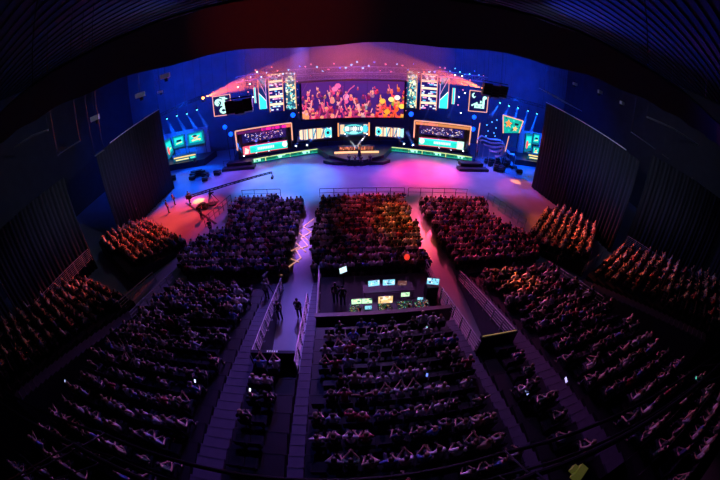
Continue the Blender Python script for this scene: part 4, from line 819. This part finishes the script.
# ------------------------------------------------------------------ the audience
def proj(p):
    v = Vector(p) - Vector((0, 0, H)); v.normalize()
    F = Vector((sin(YAW) * cos(PITCH), cos(YAW) * cos(PITCH), -sin(PITCH))); R = Vector((cos(YAW), -sin(YAW), 0)); U = R.cross(F)
    th = math.acos(max(-1, min(1, v.dot(F)))); r = 2 * FP * sin(th / 2); a, b = v.dot(R), v.dot(U); n = hypot(a, b) or 1; return 360 + r * a / n, 240 - r * b / n
def inside(x, y, poly):
    c = False; j = len(poly) - 1
    for i in range(len(poly)):
        (xi, yi), (xj, yj) = poly[i], poly[j]
        if (yi > y) != (yj > y) and x < (xj - xi) * (y - yi) / (yj - yi) + xi: c = not c
        j = i
    return c
seats = []          # (distance, position, facing, occupied, block, row, number)
def block(nm, o, rz, x0, x1, k0, k1, pit, rise, z0, occ, poly=None, sp=.54, empty_seats=True, jit=.05):
    r = random.Random(len(seats) + 17)
    for k in range(k0, k1):
        n = int((x1 - x0) / sp) - 1; row = []; off = r.uniform(0, sp)
        for i in range(n):
            x = x0 + sp * (i + .5) + off; p = W(o, rz, x, -(k * pit + pit * .62)); z = z0 + (k + 1) * rise if rise else z0
            hp = proj((p.x, p.y, z + 1.2))
            if poly and not inside(hp[0], hp[1], poly): continue
            if not (-15 < hp[0] < 735 and -10 < hp[1] < 492): continue
            row.append((p, z))
        for i, (p, z) in enumerate(row):
            seats.append((hypot(hypot(p.x, p.y), H - z - 1), Vector((p.x, p.y, z)), rz, r.random() < (occ(p, k) if callable(occ) else occ), nm, k - k0, i, len(row)))
FLP = [(234, 196), (311, 194), (309, 215), (296, 240), (292, 270), (172, 266), (182, 246), (206, 230), (228, 222), (226, 205)]
FCP = [(319, 194), (404, 193), (418, 225), (434, 266), (312, 266), (308, 250), (316, 215)]
FRP = [(410, 195), (486, 195), (490, 212), (540, 238), (544, 266), (447, 268), (430, 240), (416, 212)]
block('left floor block', (0, 34.4), 0, -19.5, -3.6, 0, 17, .98, 0, 0, .95, FLP); block('centre floor block', (0, 34.4), 0, -2.9, 8.2, 0, 17, .98, 0, 0, .97, FCP); block('right floor block', (0, 34.4), 0, 8.4, 22.5, 0, 17, .98, 0, 0, .96, FRP)
block('left side tier', LA, RZA, -5.6, 5.4, 0, 8, .9, .2, -.1, .85, [(100, 236), (132, 212), (150, 206), (194, 240), (180, 263), (150, 264), (125, 258)]); block('right side tier', RA, RZC, -4.5, 8.0, 0, 8, .9, .2, -.1, .88, [(535, 214), (560, 201), (612, 230), (606, 243), (562, 260), (532, 236)])
block('left tier', O0, 0, -14.0, -5.8, 1, 21, PIT, RIS, 0, .68); block('middle tier', O0, 0, -1.5, 5.6, 6, 17, PIT, RIS, 0, .74)
block('small tier above the left entrance', O0, 0, -4.35, -2.4, 9, 16, PIT, RIS, 0, lambda p, k: .75 if k < 13 else 0); block('small tier above the right entrance', O0, 0, 6.5, 8.5, 9, 17, PIT, RIS, 0, lambda p, k: .55 if k != 9 else 0)
block('right tier', O0, 0, 9.9, 17.5, 1, 21, PIT, RIS, 0, .62); block('far left corner tier', LB, RZB, -10.0, -.8, 0, 18, PIT, RIS, 1.1, .42); block('far right corner tier', RB, RZR, .8, 11.4, 0, 20, PIT, RIS, 1.1, .42)
seats.sort(key=lambda s: s[0])
# seat: pan, back and foot, one small dark shell (too small in the photo for parts)
smb = MB().box((0, 0, .43), (.46, .44, .06)).box((0, -.25, .68), (.46, .05, .46)).box((0, -.05, .2), (.08, .3, .4)).box((-.24, -.05, .58), (.04, .34, .04)).box((.24, -.05, .58), (.04, .34, .04))
seat_me = smb.mesh('audience_chair', M_seat)
near = seats[:300]
for (d, p, rz, oc, nm, k, i, n) in near:
    o = bpy.data.objects.new('audience_chair', seat_me); COL.objects.link(o); o.location = p; o.rotation_euler.z = rz
    setp(o, 'dark folding seat in the raked rows nearest the camera', 'seat', 'dark folding seats in the raked rows')
def merge(items, name, mat_list, label, cat, color=False, group=None):
    """items: (V array, F list, 3x3+t, material index, colour) -> one mesh"""
    Vs = []; Fs = []; MI = []; CO = []; n = 0
    for V, F, R, t, mi, c in items:
        Vs.append(V @ R.T + t); Fs.append(F + n if isinstance(F, np.ndarray) else F); n += len(V); MI.append(np.full(len(F), mi)); CO.append(np.tile(c, (len(F), 1)))
    V = np.concatenate(Vs); F = np.concatenate(Fs); me = bpy.data.meshes.new(name); nf = len(F)
    me.vertices.add(len(V)); me.vertices.foreach_set('co', V.astype(np.float32).ravel()); me.loops.add(nf * 4); me.loops.foreach_set('vertex_index', F.astype(np.int32).ravel())
    me.polygons.add(nf); me.polygons.foreach_set('loop_start', np.arange(0, nf * 4, 4, dtype=np.int32)); me.polygons.foreach_set('material_index', np.concatenate(MI).astype(np.int32))
    for m in mat_list: me.materials.append(m)
    me.update(calc_edges=True)
    ca = me.color_attributes.new('Col', 'FLOAT_COLOR', 'CORNER'); c = np.ones((nf, 4, 4), np.float32); c[:, :, :3] = np.concatenate(CO)[:, None, :]; ca.data.foreach_set('color', c.ravel())
    me.polygons.foreach_set('use_smooth', np.ones(nf, bool)); me.validate(); me.update()
    o = bpy.data.objects.new(name, me); COL.objects.link(o); return setp(o, label, cat, group, 'stuff')
def quads(V, F):
    """split everything into quads (triangles repeat no vertex: they become a quad through the edge midpoint)"""
    V = [tuple(v) for v in V]; Q = []
    for f in F:
        if len(f) == 4: Q.append(f)
        elif len(f) == 3:
            m = tuple((V[f[0]][k] + V[f[2]][k]) / 2 for k in range(3)); V.append(m); Q.append((f[0], f[1], f[2], len(V) - 1))
        else:
            c = tuple(sum(V[i][k] for i in f) / len(f) for k in range(3)); V.append(c); ci = len(V) - 1; g = list(f)
            for q in range(0, len(g), 1): 
                a, b = g[q], g[(q + 1) % len(g)]; m = tuple((V[a][k] + V[b][k]) / 2 for k in range(3)); V.append(m); Q.append((ci, a, len(V) - 1, b))
    return np.array(V), np.array(Q)
M_crowd = attr_mat('crowd cloth and skin')
SKC = (.55, .33, .24)
LOW = []
for i, (nm, a, b, ln) in enumerate(POSES):
    k = person_kit(a, b, ln, 0, False, i % 3); LOW.append([(*quads(*k['body'][0]), 'skin')] + [(*quads(*k[q][0]), q) for q in ('shirt', 'trousers', 'hair', 'shoes')])
sq = quads(smb.v, smb.f)
PW = [.44, .06, .14, .14, .09, .03, .07, .03]
def pick_pose(r): 
    t = r.random(); 
    for i, w_ in enumerate(PW):
        t -= w_
        if t < 0: return i
    return 0
far_items = []; seat_items = []; cnt = 0; r = random.Random(99); used = set()
PALE = [s for s in SHIRTS if s[0] in ('white', 'light grey', 'grey')]
for (d, p, rz, oc, nm, k, i, n) in seats:
    if not oc: continue
    pi_ = pick_pose(r); ang = rz + r.uniform(-.25, .25); sc = r.uniform(.93, 1.06); sh = r.choice(SHIRTS); hr = r.choice(HAIRS)
    pos = p + Vector((r.uniform(-.09, .09), r.uniform(-.08, .06), 0))
    if cnt < 300:
        cnt += 1; kit = KITS[2 * pi_ + (r.random() < .3)]
        where = {'small tier above the left entrance': 'left entrance tier', 'small tier above the right entrance': 'right entrance tier', 'far left corner tier': 'far left corner', 'far right corner tier': 'far right corner'}.get(nm, nm)
        side = '%s from left' % ORD[i] if i < n / 2 else '%s from right' % ORD[n - 1 - i]
        place_person(pos, ang, kit[1], sh[1], hr, 'person in %s top, %s, %s row, %s, %s' % (sh[0], kit[0], ORD[k], where, side), None, sc)
    else:
        R = np.array(Matrix.Rotation(ang, 3, 'Z')) * sc; t = np.array(pos)
        for V, Q, what in LOW[pi_]:
            c = {'skin': SKC, 'shirt': sh[1], 'trousers': (.03, .035, .06), 'hair': hr, 'shoes': (.06, .06, .07)}[what]; far_items.append((V, Q, R, t, 0, c))
for (d, p, rz, oc, nm, k, i, n) in seats[300:]:
    seat_items.append((sq[0], sq[1], np.array(Matrix.Rotation(rz, 3, 'Z')), np.array(p), 0, (.022, .02, .035)))
merge(far_items, 'crowd', [M_crowd], 'seated audience filling the floor blocks and farther tiers', 'crowd'); merge(seat_items, 'seating', [M_seat], 'rows of dark seats under the farther audience', 'seating')
print('people', cnt, 'crowd', len(far_items) // 5, 'seats', len(seats))

# standing people
for (px, py, z, rz, ki, sh, txt) in (((169), 213, 0, -.8, 0, (.03, .03, .03), 'standing crew member by the left drape, in black'), (175, 205, 0, -1.2, 0, (.2, .05, .05), 'standing crew member beside the left drape, in a dark red top'),
        (190, 204, 0, -1.3, 2, (.02, .02, .02), 'crane operator in black standing at the tail of the camera crane'), (212, 235, 0, 0, 0, (.02, .02, .03), 'person in black standing behind the slanted barrier at the left floor'),
        (202, 220, 0, -.4, 2, (.03, .03, .03), 'photographer in black standing on the red-lit floor'), (139, 222, 0, -.6, 1, (.2, .2, .22), 'person standing with one arm up at the top corner of the left side seats'),
        (196, 167, 0, .3, 0, (.03, .03, .05), 'crew member standing between analyst set and left booth'), (476, 158, 0, 2.9, 0, (.35, .05, .08), 'crew member in red standing at the outer end of the right wing'),
        (343, 306, FZ, 0, 0, (.02, .02, .02), 'operator in black standing at the left end of the control row'), (336, 303, FZ, .3, 3, (.02, .02, .02), 'operator in black standing by the left railing of the control platform'),
        (281, 320, 0, .3, 0, (.03, .03, .04), 'person in dark clothes walking up through the left entrance by its left railing'), (300, 318, 0, -.2, 0, (.03, .03, .03), 'person in dark clothes by the right railing of the left entrance'),
        (268, 300, .6, -.4, 2, (.3, .3, .32), 'cameraman in grey standing beside the left entrance railing'), (556, 268, 0, 2.4, 0, (.03, .03, .03), 'usher in black standing in the gangway behind the right side tier'),
        (349, 166, 0, 3.1, 0, (.02, .02, .02), 'photographer in black before the stage point, left one'), (355, 167, 0, 3.1, 2, (.02, .02, .02), 'photographer in black before the stage point, middle one'), (361, 167, 0, 3.1, 0, (.02, .02, .02), 'photographer in black before the stage point, right one'), (370, 166, 0, 3.0, 0, (.03, .03, .03), 'crew member in black at the right of the stage point')):
    q = atz(px, py, z); place_person(q, rz, STAND[ki][1], sh, (.03, .02, .02), txt)
q = atz(268, 303, .6) + Vector((-.1, .9, -.6)); tripod_cam(q, -.3, 'camera on a tripod beside the left entrance railing', 0, 2.2)
# seated operators on the control platform
for i, (x, sh, txt) in enumerate(((.9, (.03, .03, .03), 'operator in black seated at the green-white monitors'), (2.5, (.04, .04, .05), 'operator in dark grey seated at the beige monitor'), (3.9, (.02, .02, .02), 'operator in black seated at the mixing console'), (5.0, (.05, .05, .06), 'operator in dark top seated at the lighting console'))):
    MB().tube((0, 0, .06), (0, 0, .42), .03).box((0, 0, .44), (.46, .44, .05)).box((0, -.24, .72), (.42, .04, .4)).box((0, 0, .04), (.5, .06, .04)).box((0, 0, .04), (.06, .5, .04)).build('office_chair', M_blackm, label='black chair of the %s' % txt.split(' seated')[0] + ' at ' + txt.split(' at the ')[1], cat='chair').location = (x, 12.55, FZ)
    place_person((x, 12.55, FZ), 0, KITS[6][1], sh, HAIRS[i], txt)

# phones and a few glowing things in the audience
def phone(px, py, z, col, txt, s=1.0):
    p = atz(px, py, z); e = empty('phone', p, random.Random(px).uniform(-.5, .5), label=txt, cat='phone'); R = Matrix.Rotation(radians(35), 3, 'X')
    MB().box((0, 0, 0), (.09 * s, .16 * s, .01), M=R).build('case', M_blackm, e); MB().box((0, 0, .007), (.08 * s, .145 * s, .004), M=R).build('screen', mat('phone screen %s' % str(col), col, .3, emit=col, es=1.6), e)
def h_at(px, py, dz=.9):
    d = ray(px, py); t = (.3 * Y0 + dz - H) / (d.z + .3 * d.y); return H + d.z * t
for px, py, col, txt in ((250, 390, (.8, .9, 1), 'glowing white phone held on the small tier above the left entrance'), (427, 327, (.3, .9, .8), 'glowing teal phone near the top right of the middle tier'), (65, 381, (.5, .6, 1), 'bluish phone held in the far left corner'),
        (146, 397, (.2, .4, 1), 'blue phone glowing in the lower left tier'), (566, 380, (.5, .45, .9), 'violet tablet held up in the right tier'), (527, 392, (.3, .35, .8), 'dim blue tablet in the right tier'), (427, 375, (.15, .25, .9), 'blue phone glowing in the middle tier, right part'), (195, 381, (.6, .6, 1), 'pale phone in the left tier, middle part'), (696, 378, (.1, .9, .5), 'green phone glowing near the right edge')):
    phone(px, py, h_at(px, py), col, txt, 1.8 if 'tablet' in txt else 1.0)
# glowing orange clothes and balloon-like lights
for px, py, z, r_, col, es, txt in ((407, 257, 1.3, .22, (1, .05, .03), .9, 'round red glowing balloon behind the centre floor block'),):
    p = atz(px, py, z); e = empty('balloon', p, label=txt, cat='balloon'); MB().ball((0, 0, 0), r_, (1, 1, 1.15), 14, 10).build('balloon_skin', mat('glowing red balloon', col, .4, emit=col, es=es), e, smooth=True); MB().tube((0, 0, -r_ * 1.1), (0, 0, -1.2), .006, n=4).build('string', M_blackm, e)
p = atz(591, 295, 2.2); e = empty('lantern', p, label='upright orange glowing lamp in the right tier', cat='lamp'); MB().tube((0, 0, 0), (0, 0, .5), .09, .07, 10).build('glass', mat('orange glow', (1, .4, .05), .4, emit=(1, .35, .02), es=2.0), e); MB().tube((0, 0, -.9), (0, 0, 0), .03).build('pole', M_blackm, e)
# light lines on the left aisle, their glow put into emissive orange tape
tp = [(293, 264), (299, 255), (304, 245), (300, 236), (309, 226), (302, 250), (309, 241), (303, 232), (312, 224)]
mb = MB()
P_ = [atz(*q, .01) for q in ((281, 275), (290, 266), (301, 258), (296, 250), (308, 246), (301, 238), (311, 232), (303, 227), (314, 219))]
for a, b in zip(P_, P_[1:]): mb.tube(a, b, .06, n=4)
for a, b in (((289, 258), (299, 262)), ((296, 243), (306, 252)), ((299, 233), (309, 241)), ((291, 251), (299, 247))): mb.tube(atz(*a, .01), atz(*b, .01), .05, n=4)
mb.build('floor_tape', mat('orange glowing tape', (.9, .6, .4), .4, emit=(1.0, .45, .28), es=.6), label='zigzag of orange tape with painted-in glow on the aisle between left and centre floor blocks', cat='tape')

# ------------------------------------------------------------------ handrails of the camera's own balcony
for i, (pts, r_, txt) in enumerate((([(-30, -3.6, 11.0), (-12, -.2, 11.0), (-4, .75, 11.0), (2, .75, 11.0), (8, .05, 11.0), (14, -.9, 11.0), (26, -4.5, 11.0)], .035, 'uppermost dark handrail curving below the camera'),
                                    ([(-30, -3.9, 10.6), (-12, -.5, 10.6), (-4, .45, 10.6), (2, .45, 10.6), (8, -.25, 10.6), (14, -1.2, 10.6), (26, -4.8, 10.6)], .03, 'thin cable below the curving handrail'),
                                    ([(-30, -4.2, 11.6), (-12, -.75, 11.6), (-4, .2, 11.6), (2, .2, 11.6), (8, -.45, 11.6), (14, -1.3, 11.6), (26, -4.9, 11.6)], .05, 'thick handrail closest to the camera at the lower right'))):
    MB().path(pts, r_, 8).build('balcony_handrail', M_blackm, label=txt, cat='handrail')
MB().bbox((-40, -14, 13.1), (46, -1.6, 13.4)).build('balcony_slab', M_black, label='dark balcony slab that carries the camera and its handrails', cat='balcony')
for o in [o for o in COL.objects if o.name.startswith('balcony_handrail')]:
    pts = [v for v in ((-12, -1.0), (-4, .1), (2, .1), (8, -.6), (14, -1.4))]
    zz = o.data.vertices[0].co.z; dy = {0: .25, 1: .35, 2: .1}[0]
    for x, y in pts:
        near_ = min(o.data.vertices, key=lambda v: abs(v.co.x - x)).co
        MB().tube(near_, (near_.x, -1.7, 13.2), .015, n=5).build('bracket', M_blackm, o)
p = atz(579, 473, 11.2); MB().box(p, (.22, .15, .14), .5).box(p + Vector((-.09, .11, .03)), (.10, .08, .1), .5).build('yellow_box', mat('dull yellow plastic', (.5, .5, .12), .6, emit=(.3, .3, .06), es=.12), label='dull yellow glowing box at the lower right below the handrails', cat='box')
# ------------------------------------------------------------------ gallery rails and fixtures high on both sides
def gpath(pts, y, r_, m, name, label, cat='rail'):
    P = [aty(px, py, y) for px, py in pts]; e = empty(name, P[0], label=label, cat=cat); MB().path([p - P[0] for p in P], r_, 5).build('bar', m, e)
    for p in (P[0], P[-1]): MB().tube(p - P[0], (p.x - P[0].x, p.y - P[0].y, 24.52 - P[0].z), .02, n=4).build('hanger', M_blackm, e)
    return e
M_dim = mat('pale painted steel', (.6, .6, .65), .5)
gpath([(58, 155), (80, 141)], 16, .05, M_dim, 'gallery_rail', 'pale gallery rail beyond the left drape, lower piece'); gpath([(95, 156), (104, 150)], 18, .05, M_dim, 'gallery_rail', 'short pale rail piece beyond the left drape')
gpath([(631, 132), (655, 149)], 20, .05, M_dim, 'gallery_rail', 'pale gallery rail beyond the right drape'); gpath([(662, 154), (669, 159)], 18, .05, M_dim, 'gallery_rail', 'short pale rail piece beyond the right drape'); gpath([(692, 178), (704, 187), (718, 200)], 12, .05, M_dim, 'gallery_rail', 'pale gallery rail at the far right edge')
gpath([(647, 117), (672, 128), (698, 145)], 20, .12, M_dim, 'gallery_beam', 'long pale gallery beam high at the right', 'beam'); gpath([(15, 147), (32, 136), (48, 130)], 20, .12, M_dim, 'gallery_beam', 'pale gallery beam high at the left', 'beam')
for i in range(6):
    a = (539 + i * 4.5, 88 + i * 2.6); gpath([a, (a[0] + 20, a[1] + 10)], 40, .06, M_dim, 'light_louvre', 'pale slanted louvre bar high at the right, %s from the stage' % ORD[i], 'louvre')
for i, (px, py, y, sz) in enumerate(((575, 84, 38, 1.0), (600, 92, 34, 1.2), (622, 103, 28, 1.0), (165, 76, 40, 1.6), (140, 95, 32, 1.4), (95, 118, 26, 1.3), (160, 92, 38, .8))):
    p = aty(px, py, y); e = empty('wall_fixture', p, label='grey fixture box high on the %s side, %s of its kind' % ('right' if i < 3 else 'left', ORD[i if i < 3 else i - 3]), cat='fixture')
    MB().box((0, 0, 0), (sz, .4, sz * .45), .2).build('housing', M_dim, e, bevel=.04); MB().box((0, .25, -sz * .35), (sz * .3, .2, sz * .4)).build('bracket', M_blackm, e); MB().tube((0, 0, 0), (0, 0, 24.5 - p.z), .03).build('hanger', M_blackm, e)
area((18, 26, 20), (36, 30, 14), (.5, .6, 1.0), 260, 3, 3); area((-14, 26, 20), (-34, 28, 14), (.5, .6, 1.0), 200, 3, 3)  # soft fill panels added to lift the gallery rails and fixtures
